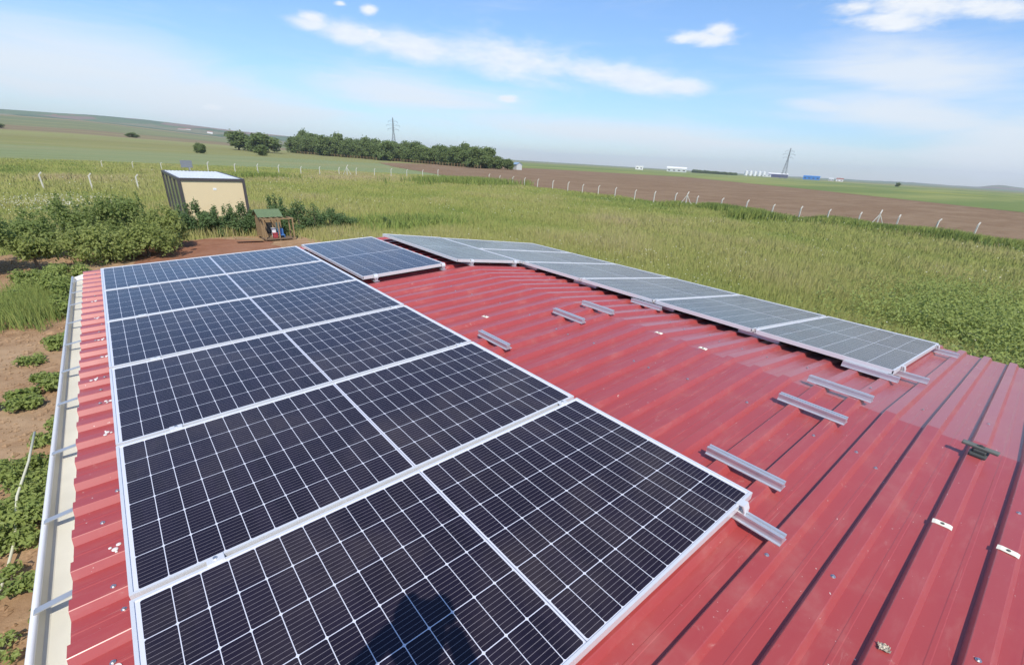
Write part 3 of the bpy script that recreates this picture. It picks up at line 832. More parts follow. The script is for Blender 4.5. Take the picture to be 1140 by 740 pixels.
# ------------------------------------------------------------------ fence posts
def post(h=1.38, arm=.32, w_=.12):
    r = empty('fence_post')
    m = MB(); q = w_ / 2
    m.box((0, 0, h / 2 - .15), (w_, w_, h + .3), bev=.012)
    m.build('post', M['concrete'], r)
    a = MB(); a.box((0, 0, arm / 2), (w_ * .85, w_ * .85, arm), Matrix.Translation((0.012, 0, h - .01)) @ Matrix.Rotation(R_(42), 4, 'Y'), bev=.010)
    a.build('arm', M['concrete'], r)
    return r
P0 = post()
def fence_post(x, y, sc=1.0, yaw=0.0, lean=0.0, label='', group='', first=[True]):
    mw = Matrix.Translation((x, y, Z0)) @ Matrix.Rotation(yaw, 4, 'Z') @ Matrix.Rotation(lean, 4, 'Y') @ Matrix.Scale(sc, 4)
    if first[0]:
        first[0] = False; P0.matrix_world = mw; tag(P0, label, 'fence post', group); return P0
    return copy_thing(P0, mw, label, group)
lb = ('leftmost', 'middle', 'rightmost')
for i, (x, y) in enumerate(((-7.0, 53.2), (-4.1, 53.0), (-1.1, 52.9))):
    fence_post(x, y, .82, 0, rng.normal(0, .02), '%s of the three near white concrete posts left of the cabin' % lb[i], 'three near fence posts')
LA = 'white concrete fence post with bent top in the back row across the meadow'
for x, y in ((-12.7, 88), (-2.9, 88), (.4, 88), (3.6, 87.5), (7.0, 87.0), (9.2, 86.6), (12.4, 84.6), (15.4, 84.0), (18.4, 84), (21.8, 84.3), (25.0, 84.8), (28.4, 85.2), (31.6, 85.6), (35.2, 86.0), (38.8, 86.6), (42.4, 87.2), (46.4, 88.2), (50.6, 89.2)):
    fence_post(x, y, (.86 if x > 8 else .66) * rng.uniform(.93, 1.05), rng.normal(0, .15), rng.normal(0, .025), LA, 'posts of the back fence')
LR = 'pale concrete fence post with bent top along the edge of the ploughed field'
for x, y in ((54.3, 76.5), (54.1, 72.8), (53.9, 68.8), (53.7, 65.2), (53.5, 61.6), (53.3, 57.7), (53.1, 54.0), (53, 50.8), (52.9, 47.5), (52.7, 44.2), (52.5, 40.6), (52.4, 37.4), (52.3, 34.2), (52.2, 31.1), (52.1, 27.9), (52.1, 24.9), (52.1, 22.0), (52.2, 19.2), (52.4, 16.6), (52.7, 14.0), (53.2, 11.0), (53.8, 8.2), (54.4, 5.6), (54.8, 2.4), (55.2, -.6)):
    fence_post(x, y, rng.uniform(.84, .95), rng.normal(0, .15) - .3, rng.normal(0, .03), LR, 'posts along the ploughed field')
def struts(x, y, h, label):
    r = empty('braced_post', (x, y, Z0)); tag(r, label, 'fence post', 'braced fence posts')
    m = MB(); m.box((0, 0, .62), (.11, .11, 1.7), bev=.012); m.build('post', M['concrete'], r)
    a = MB(); a.box((0, 0, .2), (.09, .09, .42), Matrix.Translation((0.012, 0, 1.46)) @ Matrix.Rotation(R_(42), 4, 'Y'), bev=.01); a.build('arm', M['concrete'], r)
    for s in (-1, 1):
        k = MB(); d = Vector((0, 0, 1.25)) - Vector((.45 * s, -.55 * s, 0)); k.tube([(.62 * s, -.62 * s, -.1), (.04 * s, -.04 * s, 1.30)], .040, 6); k.build('strut', M['concrete'], r)
    return r
struts(29.9, 85.4, 1, 'back row fence post propped by two slanting struts')
struts(52.3, 32.6, 1, 'fence post propped by struts in the middle of the ploughed field edge')
struts(53.0, 12.5, 1, 'fence post propped by struts near the right end of the ploughed field edge')

# ------------------------------------------------------------------ cabin and playhouse
cab = empty('site_cabin', mat=Matrix.Translation((-.38, 30.4, Z0)) @ Matrix.Rotation(R_(0), 4, 'Z'))
tag(cab, 'flat roofed cabin with a cream front panel and dark corner frame in the meadow', 'cabin')
CW, CD, CH = 3.08, 7.4, 2.42
m = MB(); m.box((CW / 2, .04 + .05, CH / 2), (CW - .2, .10, CH - .22)); m.build('front_panel', M['ochre_board'], cab)
m = MB(); m.box((CW / 2 + .05, CD / 2 + .1, CH / 2), (CW - .24, CD - .4, CH - .24)); m.build('wall', M['ochre_board'], cab)
m = MB(); m.box((CW / 2, CD / 2, CH - .05), (CW - .16, CD - .16, .09))
for k in range(15): m.box((.2 + k * .19, CD / 2, CH + .005), (.035, CD - .24, .03))
m.build('roof', M['white_roof'], cab)
m = MB()
for x in (.06, CW - .06):
    for y in (.06, CD - .06): m.box((x, y, CH / 2), (.14, .14, CH))
for y in (.05, CD - .05):
    m.box((CW / 2, y, CH - .055), (CW - .262, .13, .132)); m.box((CW / 2, y, .06), (CW - .262, .13, .12))
for x in (.055, CW - .055):
    m.box((x, CD / 2, CH - .055), (.13, CD - .262, .132)); m.box((x, CD / 2, .06), (.13, CD - .262, .12))
m.build('frame', M['dark_frame'], cab)
for k in range(4):
    y0 = .35 + k * 1.75
    m = MB(); m.box((.06, y0 + .75, CH / 2), (.03, 1.45, CH - .30)); gl = m.build('side_window', M['green_glass'], cab)
    m = MB(); m.box((.05, y0 + 1.56, CH / 2), (.09, .12, CH - .27)); m.build('mullion', M['dark_frame'], gl)
m = MB(); m.box((CW / 2 + .05, .036, CH - .52), (.16, .012, .10), bev=.004); m.build('wall_lamp', M['white_plastic'], cab)
m = MB(); m.tube([(1.45, 7.0, CH), (1.45, 7.0, CH + .45)], .03, 6); m.box((1.35, 7.0, CH + .42), (.62, .05, .42), Matrix.Identity(4), bev=.01)
m.build('roof_vent_box', M['steel_lattice'], cab)

ph = empty('playhouse', mat=Matrix.Translation((2.05, 24.75, Z0)) @ Matrix.Rotation(R_(4), 4, 'Z'))
tag(ph, 'small ochre wooden playhouse with a green roof and a porch by the conifers', 'playhouse')
# body 0.95 wide (x), 0.75 deep (y); the porch stands in front and to the right
bx, by, bh = .92, .78, 1.06
m = MB(); m.prism([(0, .12), (by, .12), (by, bh), (by / 2, bh + .26), (0, bh)], 'x', 0, bx)
m.v = [(x, y + .38, z) for x, y, z in m.v]
for k in range(1, 8): pass
m.build('wall', M['timber'], ph)
m = MB()
for s in (-1, 1):
    c = Matrix.Translation((bx / 2, .38 + by / 2 + s * .245, bh + .135)) @ Matrix.Rotation(-s * math.atan2(.26, by / 2), 4, 'X')
    m.box((0, 0, .02), (bx + .22, .56, .03), c)
m.build('roof', M['green_roof'], ph)
m = MB(); m.box((bx / 2 + .12, .10, .10), (1.30, .60, .05)); m.build('porch_floor', M['timber_dark'], ph)
for x, y in ((-.02, -.14), (.62, -.14), (1.30, -.14), (1.30, .36)):
    m = MB(); m.box((x, y, .50), (.055, .055, 1.0)); m.build('porch_post', M['timber'], ph)
m = MB(); m.box((.64, -.14, 1.02), (1.42, .06, .05)); m.box((1.30, .11, 1.02), (.06, .44, .05)); m.box((-.02, .11, 1.02), (.06, .44, .05))
for k in range(5): m.box((.12 + k * .27, .12, 1.055), (.045, .52, .02))
m.build('porch_frame', M['timber'], ph)
m = MB(); m.box((.36, .375, .55), (.26, .02, .52)); m.build('window', M['dark_hole'], ph)
m = MB(); m.box((.14, .372, .50), (.05, .02, .76)); m.box((.60, .372, .50), (.05, .02, .76)); m.build('door_trim', M['timber_dark'], ph)
m = MB(); m.box((.765, .374, .5), (.20, .02, .6)); m.build('door', M['green_glass'], ph)
m = MB(); m.box((-.75, -.22, .10), (1.1, .34, .04), Matrix.Rotation(R_(5), 4, 'Y')); m.v = [(x, y - (x + .2) * .15, z) for x, y, z in m.v]
m.build('ramp', M['timber'], ph)
PH = ph.matrix_world.copy()
PH = Matrix.Translation((2.05, 24.75, Z0)) @ Matrix.Rotation(R_(4), 4, 'Z')
def toy(name, lab, cat, mat, parts):
    m = MB()
    for c, d in parts: m.box(c, d, PH, bev=.02)
    o = m.build(name, mat); tag(o, lab, cat); return o
toy('toy_chair', 'blue plastic toy chair on the playhouse porch', 'toy', M['blue_plastic'], [((.78, .05, .25), (.26, .24, .05)), ((.78, .15, .40), (.26, .04, .28)), ((.68, -.04, .18), (.04, .04, .12)), ((.88, -.04, .18), (.04, .04, .12)), ((.68, .14, .18), (.04, .04, .12)), ((.88, .14, .18), (.04, .04, .12))])
toy('toy_bin', 'red plastic bin beside the blue toy chair on the porch', 'toy', M['red_plastic'], [((.47, .02, .23), (.20, .18, .21)), ((.47, .02, .35), (.23, .21, .03))])
toy('toy_box', 'white plastic box on the playhouse porch behind the red bin', 'box', M['white_plastic'], [((.50, .25, .33), (.18, .14, .40)), ((.50, .25, .545), (.21, .17, .03))])

# ------------------------------------------------------------------ foliage makers
def leaf_quads(cen, nrm, size, aspect=1.7, fold=0.25):
    """diamond leaves folded along the midrib: 4 verts, 2 tris"""
    n = len(cen)
    a = rng.normal(size=(n, 3)); a -= nrm * (a * nrm).sum(1)[:, None]; a /= np.linalg.norm(a, axis=1)[:, None] + 1e-9
    b = np.cross(nrm, a); s = size[:, None]
    p0 = cen - a * s * aspect * .5; p2 = cen + a * s * aspect * .5
    p1 = cen + b * s * .5 + nrm * s * fold; p3 = cen - b * s * .5 + nrm * s * fold
    v = np.stack([p0, p1, p2, p3], 1).reshape(-1, 3)
    k = np.arange(n) * 4
    f = np.concatenate([np.stack([k, k + 1, k + 2], 1), np.stack([k, k + 2, k + 3], 1)])
    return v, f
def crown(clumps, n, leaf, shell=0.55, droop=0.0):
    """clumps: (x,y,z,rx,ry,rz); leaves fill the clumps, denser to their outside"""
    cl = np.array(clumps, float); wgt = (cl[:, 3] * cl[:, 4] * cl[:, 5]) ** .67; wgt /= wgt.sum()
    idx = rng.choice(len(cl), n, p=wgt)
    d = rng.normal(size=(n, 3)); d /= np.linalg.norm(d, axis=1)[:, None]
    rr = np.where(rng.random(n) < shell, rng.uniform(.78, 1.08, n), rng.uniform(.2, .9, n))
    lump = 1 + .22 * np.sin(d[:, 0] * 5 + idx * 1.7) * np.sin(d[:, 1] * 6 + idx) + .12 * np.sin(d[:, 2] * 9 + idx * 2.3)
    c = cl[idx, :3] + d * cl[idx, 3:] * (rr * lump)[:, None]
    nr = d * .7 + rng.normal(size=(n, 3)) * .55 + np.array([0, 0, .55]); nr /= np.linalg.norm(nr, axis=1)[:, None]
    sz = leaf * rng.uniform(.6, 1.35, n)
    v, f = leaf_quads(c, nr, sz)
    base = rng.random(len(cl))[idx] * .45
    t = np.clip(base + rng.random(n) * .55, 0, 1)
    return v, f, np.repeat(t, 4)
def limb_mesh(name, paths):
    m = MB()
    for p, r in paths: m.tube(p, r, 7)
    return m
def build_tree(name, label, cat, loc, clumps, n, leaf, mat, trunk_r, fork, group=None, sc=1.0, trunk_h=None):
    r = empty(name, loc); tag(r, label, cat, group)
    v, f, t = crown(clumps, n, leaf)
    link_mesh('crown', np_mesh('crown', v, f, t), M[mat], r)
    paths = [([(0, 0, -.15), (trunk_r * .4, 0, fork * .5), (0, trunk_r * .3, fork)], [trunk_r * 1.25, trunk_r, trunk_r * .85])]
    for c in clumps[:9]:
        q = Vector(c[:3]); mid = Vector((0, 0, fork)).lerp(q, .5) + Vector((rng.normal(0, .05), rng.normal(0, .05), .08))
        paths.append(([(0, 0, fork - .02), mid, q], [trunk_r * .6, trunk_r * .38, trunk_r * .15]))
    limb_mesh('trunk', paths).build('trunk', M['bark'], r)
    return r
def rand_clumps(n, R, z0, z1, cr):
    out = []
    for k in range(n):
        a = rng.uniform(0, 2 * math.pi); t = rng.random(); z = z0 + (z1 - z0) * t
        rad = R * math.sqrt(rng.random()) * (1 - .55 * abs(t - .35) / .65)
        c = cr * rng.uniform(.7, 1.25)
        out.append((rad * math.cos(a), rad * math.sin(a), z, c, c, c * .8))
    return out
# garden fruit trees beyond the gutter
TREES = [
 ('fruit_tree', 'round leafy tree with a dark trunk at the left edge of the photo', (-7.0, 21.6), 1.25, .85, 1.55, .40, 7920, .062, 'leaf_mid', .07, .75),
 ('fruit_tree', 'leafy tree just right of the leftmost tree, in front of the meadow', (-5.9, 23.8), .95, .45, 1.25, .36, 5760, .062, 'leaf_mid', .055, .5),
 ('fruit_tree', 'dark leafy tree behind the light green shrubs', (-4.4, 25.2), 1.15, .45, 1.55, .38, 7200, .062, 'leaf_mid', .06, .55),
 ('fruit_tree', 'broad leafy tree left of the cabin, behind the light green bushes', (-3.1, 25.6), 1.25, .40, 1.60, .40, 7920, .062, 'leaf_mid', .06, .5),
 ('fruit_tree', 'light green bush right behind the far end of the gutter', (-4.0, 22.3), 1.15, .25, .95, .34, 7200, .060, 'leaf_light', .05, .3),
 ('fruit_tree', 'light green bush touching the far edge of the panel column', (-2.6, 22.8), 1.1, .25, 1.15, .34, 7200, .060, 'leaf_light', .05, .3),
 ('fruit_tree', 'yellowish green bush beside the red earth patch', (-1.75, 24.4), .80, .25, 1.40, .30, 5040, .060, 'leaf_light', .045, .3),
 ('fruit_tree', 'low pale bush hanging over the dug soil beside the leftmost tree', (-5.6, 21.4), .6, .55, .95, .26, 2592, .060, 'leaf_light', .045, .45),
]
for nm, lab, (x, y), Rr, z0, z1, cr, n, lf, mt, tr_, fk in TREES:
    shoots = [(a_[0] * 1.1, a_[1] * 1.1, a_[2] + cr * rng.uniform(.5, 1.2), cr * .22, cr * .22, cr * .7) for a_ in rand_clumps(16, Rr, z0 + .5 * (z1 - z0), z1, cr)]
    build_tree(nm, lab, 'tree' if 'tree' in lab.split(' in ')[0] and 'bush' not in lab else 'bush', (x, y, Z0), rand_clumps(26, Rr, z0, z1, cr) + shoots, n, lf, mt, tr_, fk, 'garden trees beyond the gutter')
# conifers
CON = [((-.9, 27.6), 1.50, 0.78, 'dark conifer under the left corner of the cabin'), ((-.15, 27.5), 1.76, 0.76, 'pointed conifer in front of the left edge of the cream panel'),
       ((.55, 27.3), 1.46, 0.78, 'low conifer in front of the middle of the cream panel'), ((1.15, 27.1), 1.59, 0.73, 'conifer in front of the right half of the cream panel'),
       ((1.75, 27.0), 1.76, 0.71, 'pointed conifer just left of the playhouse roof'), ((2.35, 26.9), 1.16, 0.65, 'short conifer directly behind the playhouse'),
       ((3.35, 27.4), 2.02, 0.76, 'tall thin conifer rising behind the playhouse roof'), ((4.15, 26.5), 1.76, 1.03, 'broad conifer just right of the playhouse'),
       ((5.0, 26.6), 1.59, 0.97, 'bushy conifer second right of the playhouse'), ((5.9, 26.9), 1.38, 0.92, 'bushy conifer third right of the playhouse'),
       ((6.8, 27.2), 0.99, 0.81, 'low conifer above the corner of the blue panel'), ((9.4, 27.3), 0.65, 0.45, 'tiny conifer peeping over the ridge end of the blue panel')]
for i, ((x, y), h, Rr, lab) in enumerate(CON):
    r = empty('conifer', (x, y, Z0)); tag(r, lab, 'conifer', 'conifer hedge beyond the garden')
    cl = []
    for k in range(9):
        a_ = rng.uniform(0, 6.28); q_ = Rr * rng.uniform(.25, .75); z_ = h * rng.uniform(.14, .56)
        cl.append((q_ * math.cos(a_), q_ * math.sin(a_), z_, Rr * rng.uniform(.28, .45), Rr * rng.uniform(.28, .45), h * rng.uniform(.13, .20)))
    for k in range(4):
        a_ = rng.uniform(0, 6.28); q_ = Rr * rng.uniform(.1, .6) * (k > 0); z_ = h * (rng.uniform(.55, .78) if k else .72)
        cl.append((q_ * math.cos(a_), q_ * math.sin(a_), z_, Rr * .17, Rr * .17, h * (.26 if k == 0 else .16)))
    v, f, t = crown(cl, int(4600 * h / 2), .052, .45)
    link_mesh('crown', np_mesh('crown', v, f, t), M['leaf_conifer'], r)
    limb_mesh('trunk', [([(0, 0, -.1), (.01, 0, h * .5), (0, 0, h * .92)], [.05, .035, .008])]).build('trunk', M['bark'], r)
# garden bed plants beside the gutter
def bed_plant(name, lab, cat, x, y, Rr, h, n, leaf, mat, up=.3):
    r = empty(name, (x, y, Z0)); tag(r, lab, cat, 'plants in the bed below the gutter')
    cl = []
    for k in range(10):
        a = rng.uniform(0, 6.28); q = Rr * math.sqrt(rng.random())
        cl.append((q * math.cos(a), q * math.sin(a), h * rng.uniform(.35, .8), Rr * .35, Rr * .35, h * .35))
    v, f, t = crown(cl, int(n * 2.4), leaf * .58)
    link_mesh('leaves', np_mesh('leaves', v, f, t), M[mat], r)
    ps = [([(0, 0, -.05), (c[0] * .5, c[1] * .5, c[2] * .6), (c[0], c[1], c[2])], [.012, .009, .005]) for c in cl[:7]]
    limb_mesh('stems', ps).build('stems', M['bark'], r)
BED = [(-5.55, 18.6, .75, .55, 2600, .075, 'leafy green plant below the shade of the leftmost tree'), (-4.75, 18.9, .65, .7, 2600, .075, 'broad leaved plant against the far end of the gutter'),
       (-4.65, 17.2, .6, .75, 2400, .08, 'bushy broad leaved plant close to the gutter, second from its far end'), (-5.9, 16.6, .6, .45, 1800, .07, 'pale low plant at the left edge by the tall grass'),
       (-4.6, 15.7, .45, .5, 1300, .075, 'bushy plant at the near end of the far green bed'), (-4.75, 13.3, .45, .28, 900, .07, 'small low plant alone on the bare soil by the gutter'), (-5.15, 12.4, .3, .22, 450, .06, 'smallest sprout on the bare soil'),
       (-4.75, 10.9, .42, .30, 1000, .075, 'green sprawling plant in the middle of the bare soil, nearer the gutter'), (-5.25, 10.4, .42, .3, 1000, .075, 'green sprawling plant in the middle of the bare soil, at the left edge'),
       (-4.6, 8.7, .35, .3, 800, .06, 'plant at the top of the near green bed'), (-4.85, 7.7, .5, .38, 1900, .055, 'dense plant in the near green bed, under the hose end'), (-4.55, 6.9, .42, .34, 1500, .055, 'dense plant in the near green bed by the gutter'),
       (-5.05, 6.6, .45, .34, 1700, .055, 'dense plant in the near green bed at the left edge'), (-4.95, 5.6, .28, .22, 500, .055, 'small plant beside the pale hose'), (-4.6, 5.0, .30, .25, 600, .055, 'small plant at the bottom left corner'), (-4.95, 4.7, .25, .2, 400, .05, 'last small plant at the very bottom left')]
for bi, (x, y, Rr, h, n, lf, lab) in enumerate(BED):
    kr, kn = (1.0, .95) if bi < 5 or 9 <= bi <= 12 else (.8, .55)
    bed_plant('bed_plant', lab, 'plant', x, y, Rr * kr, h * (.5 + .4 * kr), int(n * kn), lf, 'leaf_bed')
# clods of dug earth
nc = 5200
cx = rng.uniform(-6.6, -4.0, nc); cy = rng.uniform(3.0, 24.0, nc); cs = np.exp(rng.normal(-4.0, .55, nc))
oc = np.array([(1, 0, 0), (-1, 0, 0), (0, 1, 0), (0, -1, 0), (0, 0, .7), (0, 0, -.7)], float)
vv = (oc[None] * cs[:, None, None] * rng.uniform(.6, 1.5, (nc, 6, 1)) + np.stack([cx, cy, np.full(nc, Z0 + .018)], 1)[:, None]).reshape(-1, 3)
of = np.array([(0, 2, 4), (2, 1, 4), (1, 3, 4), (3, 0, 4), (2, 0, 5), (1, 2, 5), (3, 1, 5), (0, 3, 5)])
ff = (of[None] + (np.arange(nc) * 6)[:, None, None]).reshape(-1, 3)
tag(link_mesh('soil_clods', np_mesh('soil_clods', vv, ff), M['soil']), 'loose brown clods on the garden soil beside the gutter', 'clods', kind='stuff')
hp = MB()
pts = [(-4.83, 8.3, .42), (-4.86, 7.6, .36), (-4.93, 6.9, .30), (-4.95, 6.3, .12), (-5.0, 5.8, .05), (-5.08, 5.2, .03), (-5.2, 4.6, .03)]
hp.tube([(x, y, Z0 + z) for x, y, z in pts], .014, 8)
tag(hp.build('garden_hose', M['hose'], smooth=True), 'thin pale hose trailing through the near bed below the gutter', 'hose')

# ------------------------------------------------------------------ grove, field shrubs
def field_pt(az, r):
    a = R_(az); x = -3.3 + r * math.sin(a); y = r * math.cos(a); return x, y, float(tz(x, y))
GP = []
for k in range(4):
    cl = rand_clumps(26, 2.9, 1.1, 5.6, 1.3)
    GP.append((cl, crown(cl, 3200, .38)))
protos = [None] * 4
def grove_tree(x, y, z, h, wd, k, label, group):
    mw = Matrix.Translation((x, y, z - .1)) @ Matrix.Rotation(rng.uniform(0, 6.28), 4, 'Z') @ Matrix.Diagonal((wd / 3.3, wd / 3.3, h / 6.6, 1))
    if protos[k] is None:
        r = empty('grove_tree', mat=mw); tag(r, label, 'tree', group)
        v, f, t = GP[k][1]; link_mesh('crown', np_mesh('crown', v, f, t), M['leaf_grove'], r)
        cl = GP[k][0]
        ps = [([(0, 0, -.3), (.05, 0, 1.0), (0, 0, 2.2)], [.22, .17, .13])] + [([(0, 0, 1.9), tuple(.5 * q for q in c[:2]) + (c[2] * .5 + 1.0,), c[:3]], [.1, .07, .03]) for c in cl[:6]]
        limb_mesh('trunk', ps).build('trunk', M['bark'], r); protos[k] = r; return r
    return copy_thing(protos[k], mw, label, group)
GLAB = 'leafy tree standing in the long dark grove beyond the back fence'
# the grove's near side runs from far left to near right: (azimuth, distance)
for i in range(36):
    t = i / 35
    az = 16.2 + t * 20.5; r = 330 * (1 - t) + 212 * t
    for row in range(3):
        x, y, z = field_pt(az + rng.normal(0, .30) + row * .18, r + row * 10 + rng.normal(0, 4.5))
        h = (9.6 - 2.8 * t + rng.normal(0, 1.15)) * (1 + .04 * row)
        grove_tree(x, y, z, h, 4.6 + rng.normal(0, .4), int(rng.integers(4)), GLAB, 'trees of the long grove')
for az, r, h, wd, lab in ((38.0, 216, 5.2, 3.6, 'low tree at the right end of the grove, next to the grey hut'), (39.1, 218, 4.4, 3.2, 'lowest tree at the far right end of the grove'),
                          (11.2, 300, 9.0, 7.6, 'separate round tree at the left end of the grove'), (13.4, 285, 9.2, 8.6, 'wider separate tree just left of the grove'), (13.2, 225, 4.2, 2.9, 'small shrub standing before the left end of the grove'),
                          (7.9, 215, 3.6, 2.1, 'lone small shrub in the pale field left of the grove'), (3.0, 420, 3.2, 3.6, 'tiny dark shrub on the far brown strip'), (-5.6, 430, 3.6, 5.0, 'dark shrub at the far left on the brown strip')):
    x, y, z = field_pt(az, r); grove_tree(x, y, z, h, wd, int(rng.integers(4)), lab, 'shrubs and trees out in the fields')
# trunks-and-fence line at the grove's foot
lf = MB()
for i in range(60):
    t = i / 59; x, y, z = field_pt(16.5 + t * 19.5, 318 * (1 - t) + 204 * t)
    lf.box((x, y, z + .6), (.16, .16, 1.5))
    if i: lf.bar(prev, (x, y, z + 1.15), .05); lf.bar((prev[0], prev[1], prev[2] - .55), (x, y, z + .6), .05)
    prev = (x, y, z + 1.15)
tag(lf.build('rail_fence', M['timber'], None), 'low brownish rail fence along the foot of the grove', 'fence')
x, y, z = field_pt(40.2, 226)
r = empty('field_hut', (x, y, z)); tag(r, 'tiny grey blue hut at the right end of the grove', 'hut')
m = MB(); m.prism([(-1.6, 0), (1.6, 0), (1.6, 2.2), (0, 3.0), (-1.6, 2.2)], 'y', -1.5, 1.5); m.build('wall', M['far_grey'], r)
m = MB(); m.prism([(-1.8, 2.12), (0, 3.06), (1.8, 2.12), (1.8, 2.26), (0, 3.2), (-1.8, 2.26)], 'y', -1.7, 1.7); m.build('roof', plain('blue_sheet', (.25, .36, .48), .5), r)

# ------------------------------------------------------------------ pylons
def pylon(az, r, h, label, yaw):
    x, y, z = field_pt(az, r)
    root = empty('power_pylon', mat=Matrix.Translation((x, y, z)) @ Matrix.Rotation(yaw, 4, 'Z')); tag(root, label, 'pylon', 'lattice power pylons')
    m = MB(); b = h * .085; wst = h * .018
    def wd(t): return b + (wst - b) * min(1, t / .62) if t < .62 else wst * (1 - .65 * (t - .62) / .38)
    lv = [0, .16, .30, .42, .52, .62, .70, .78, .86, .93, 1.0]
    for i in range(len(lv) - 1):
        a, c = wd(lv[i]), wd(lv[i + 1]); za, zc = lv[i] * h, lv[i + 1] * h
        A = [(-a, -a, za), (a, -a, za), (a, a, za), (-a, a, za)]; B = [(-c, -c, zc), (c, -c, zc), (c, c, zc), (-c, c, zc)]
        for k in range(4):
            m.bar(A[k], B[k], .16); m.bar(A[k], B[(k + 1) % 4], .09); m.bar(A[(k + 1) % 4], B[k], .09); m.bar(B[k], B[(k + 1) % 4], .08)
    m.build('lattice_body', M['steel_lattice'], root)
    for t, s in ((.70, .16), (.80, .20), (.90, .14)):
        q = MB()
        for sg in (-1, 1):
            tip = (sg * s * h, 0, t * h); w0 = wd(t)
            q.bar((sg * w0, -w0, t * h), tip, .11); q.bar((sg * w0, w0, t * h), tip, .11); q.bar((sg * w0, 0, (t + .05) * h), tip, .11)
            q.bar((sg * s * h, 0, t * h), (sg * s * h, 0, t * h - .045 * h), .14)
        q.build('cross_arm', M['steel_lattice'], root)
pylon(26.4, 640, 42, 'lattice pylon standing behind the grove', -R_(26.4) + .35)
pylon(68.5, 760, 38, 'lattice pylon on the horizon beside the factory', -R_(68.5) + .35)

# ------------------------------------------------------------------ far buildings
def far_building(name, label, az, r, wd, dp, h, wall, roofm, pitch=.18, yaw=None, cat='building', extra=None, base=0.0):
    x, y, z = field_pt(az, r); yaw = -R_(az) if yaw is None else yaw
    h *= .78; wd *= .85
    root = empty(name, mat=Matrix.Translation((x, y, z + base)) @ Matrix.Rotation(yaw, 4, 'Z')); tag(root, label, cat)
    m = MB(); m.box((0, 0, h / 2 - 1), (wd, dp, h + 2)); m.build('wall', M[wall], root)
    k = MB(); k.prism([(-dp / 2 - .3, h + .01), (dp / 2 + .3, h + .01), (0, h + dp * pitch)], 'x', -wd / 2 - .3, wd / 2 + .3); k.build('roof', M[roofm], root)
    q = max(2, int(wd / 7)); 
    for i in range(q):
        wv = MB(); wv.box((-wd / 2 + (i + .5) * wd / q, -dp / 2 - .02, h * .45), (wd / q * .45, .12, h * .3)); wv.build('window', M['dark_frame'], root)
    return root
far_building('white_shed', 'small white shed on the horizon right of the grove', 54.0, 900, 15, 10, 7.5, 'far_white', 'far_white', .05)
far_building('long_shed', 'long pale shed with a white roof on the horizon', 58.0, 900, 38, 16, 7, 'far_grey', 'far_white', .16)
far_building('factory_hall', 'dark violet factory hall beside the white silos', 68.0, 1300, 48, 24, 8.5, 'far_purple', 'far_white', .10)
far_building('annex', 'low white annex in front of the violet factory hall', 67.0, 1270, 20, 10, 5, 'far_white', 'far_white', .05)
far_building('blue_hall', 'bright blue hall on the horizon right of the pylon', 71.0, 1150, 34, 18, 7.5, 'far_blue', 'far_blue', .08)
far_building('farmhouse', 'small pale farmhouse right of the blue hall on the horizon', 73.4, 1150, 14, 9, 5, 'far_white', 'terracotta', .25)
far_building('farmhouse', 'lowest pale farmhouse far right of the blue hall', 72.7, 1200, 10, 9, 4.5, 'far_grey', 'far_grey', .25)
sil = None
for i in range(5):
    x, y, z = field_pt(65.0 + i * .42, 1290)
    if sil is None:
        sil = empty('silo', (x, y, z)); tag(sil, 'white silo in the row left of the violet factory hall', 'silo', 'row of white silos')
        m = MB(); m.tube([(0, 0, 0), (0, 0, 9.5), (0, 0, 9.6)], [3.4, 3.4, 3.3], 16); m.build('tank', M['far_white'], sil)
        m = MB(); m.tube([(0, 0, 9.6), (0, 0, 11.6)], [3.3, .4], 16); m.build('roof', M['far_grey'], sil)
    else: copy_thing(sil, Matrix.Translation((x, y, z)), sil['label'], sil['group'])
for i in range(16):                                     # tree belt between the long shed and the factory
    x, y, z = field_pt(59.8 + i * .28, 1000 + rng.normal(0, 8))
    grove_tree(x, y, z - .8, 7.0 - .12 * i + rng.normal(0, .4), 4.4, int(rng.integers(4)), 'dark tree in the low belt right of the long pale shed', 'tree belt on the horizon')
x, y, z = field_pt(78.0, 700); grove_tree(x, y, z, 4.4, 3.0, 0, 'lone dark tree on the crop field near the right horizon', 'shrubs and trees out in the fields')
# village houses on the left hills
VIL = [(-2.55, .78, 22), (-1.8, 1.2, 14), (-.7, 1.3, 16), (.3, 1.28, 12), (1.45, 1.05, 60), (3.9, .95, 18), (4.4, 1.0, 14), (6.8, .82, 24), (7.3, .86, 14), (9.0, .75, 16)]
for i, (az, el, wd) in enumerate(VIL):
    r = 2700 - 1500 * (1 - max(0.05, min(1, (el - .1) / 1.3)) ** .8)
    a = R_(az); x = -3.3 + r * math.sin(a); y = r * math.cos(a); z = 1.285 + r * math.tan(R_(el)) - 4
    root = empty('village_house', mat=Matrix.Translation((x, y, z)) @ Matrix.Rotation(-a, 4, 'Z'))
    tag(root, 'long white building on the left hillside' if wd > 50 else 'tiny pale village house on the left hillside', 'house', 'village houses on the hills')
    m = MB(); m.box((0, 0, 1), (wd, 10, 10)); m.build('wall', M['far_white'], root)
    k = MB(); k.prism([(-5.4, 6.01), (5.4, 6.01), (0, 8.6)], 'x', -wd / 2 - .4, wd / 2 + .4); k.build('roof', M['far_white' if wd > 50 else 'terracotta'], root)

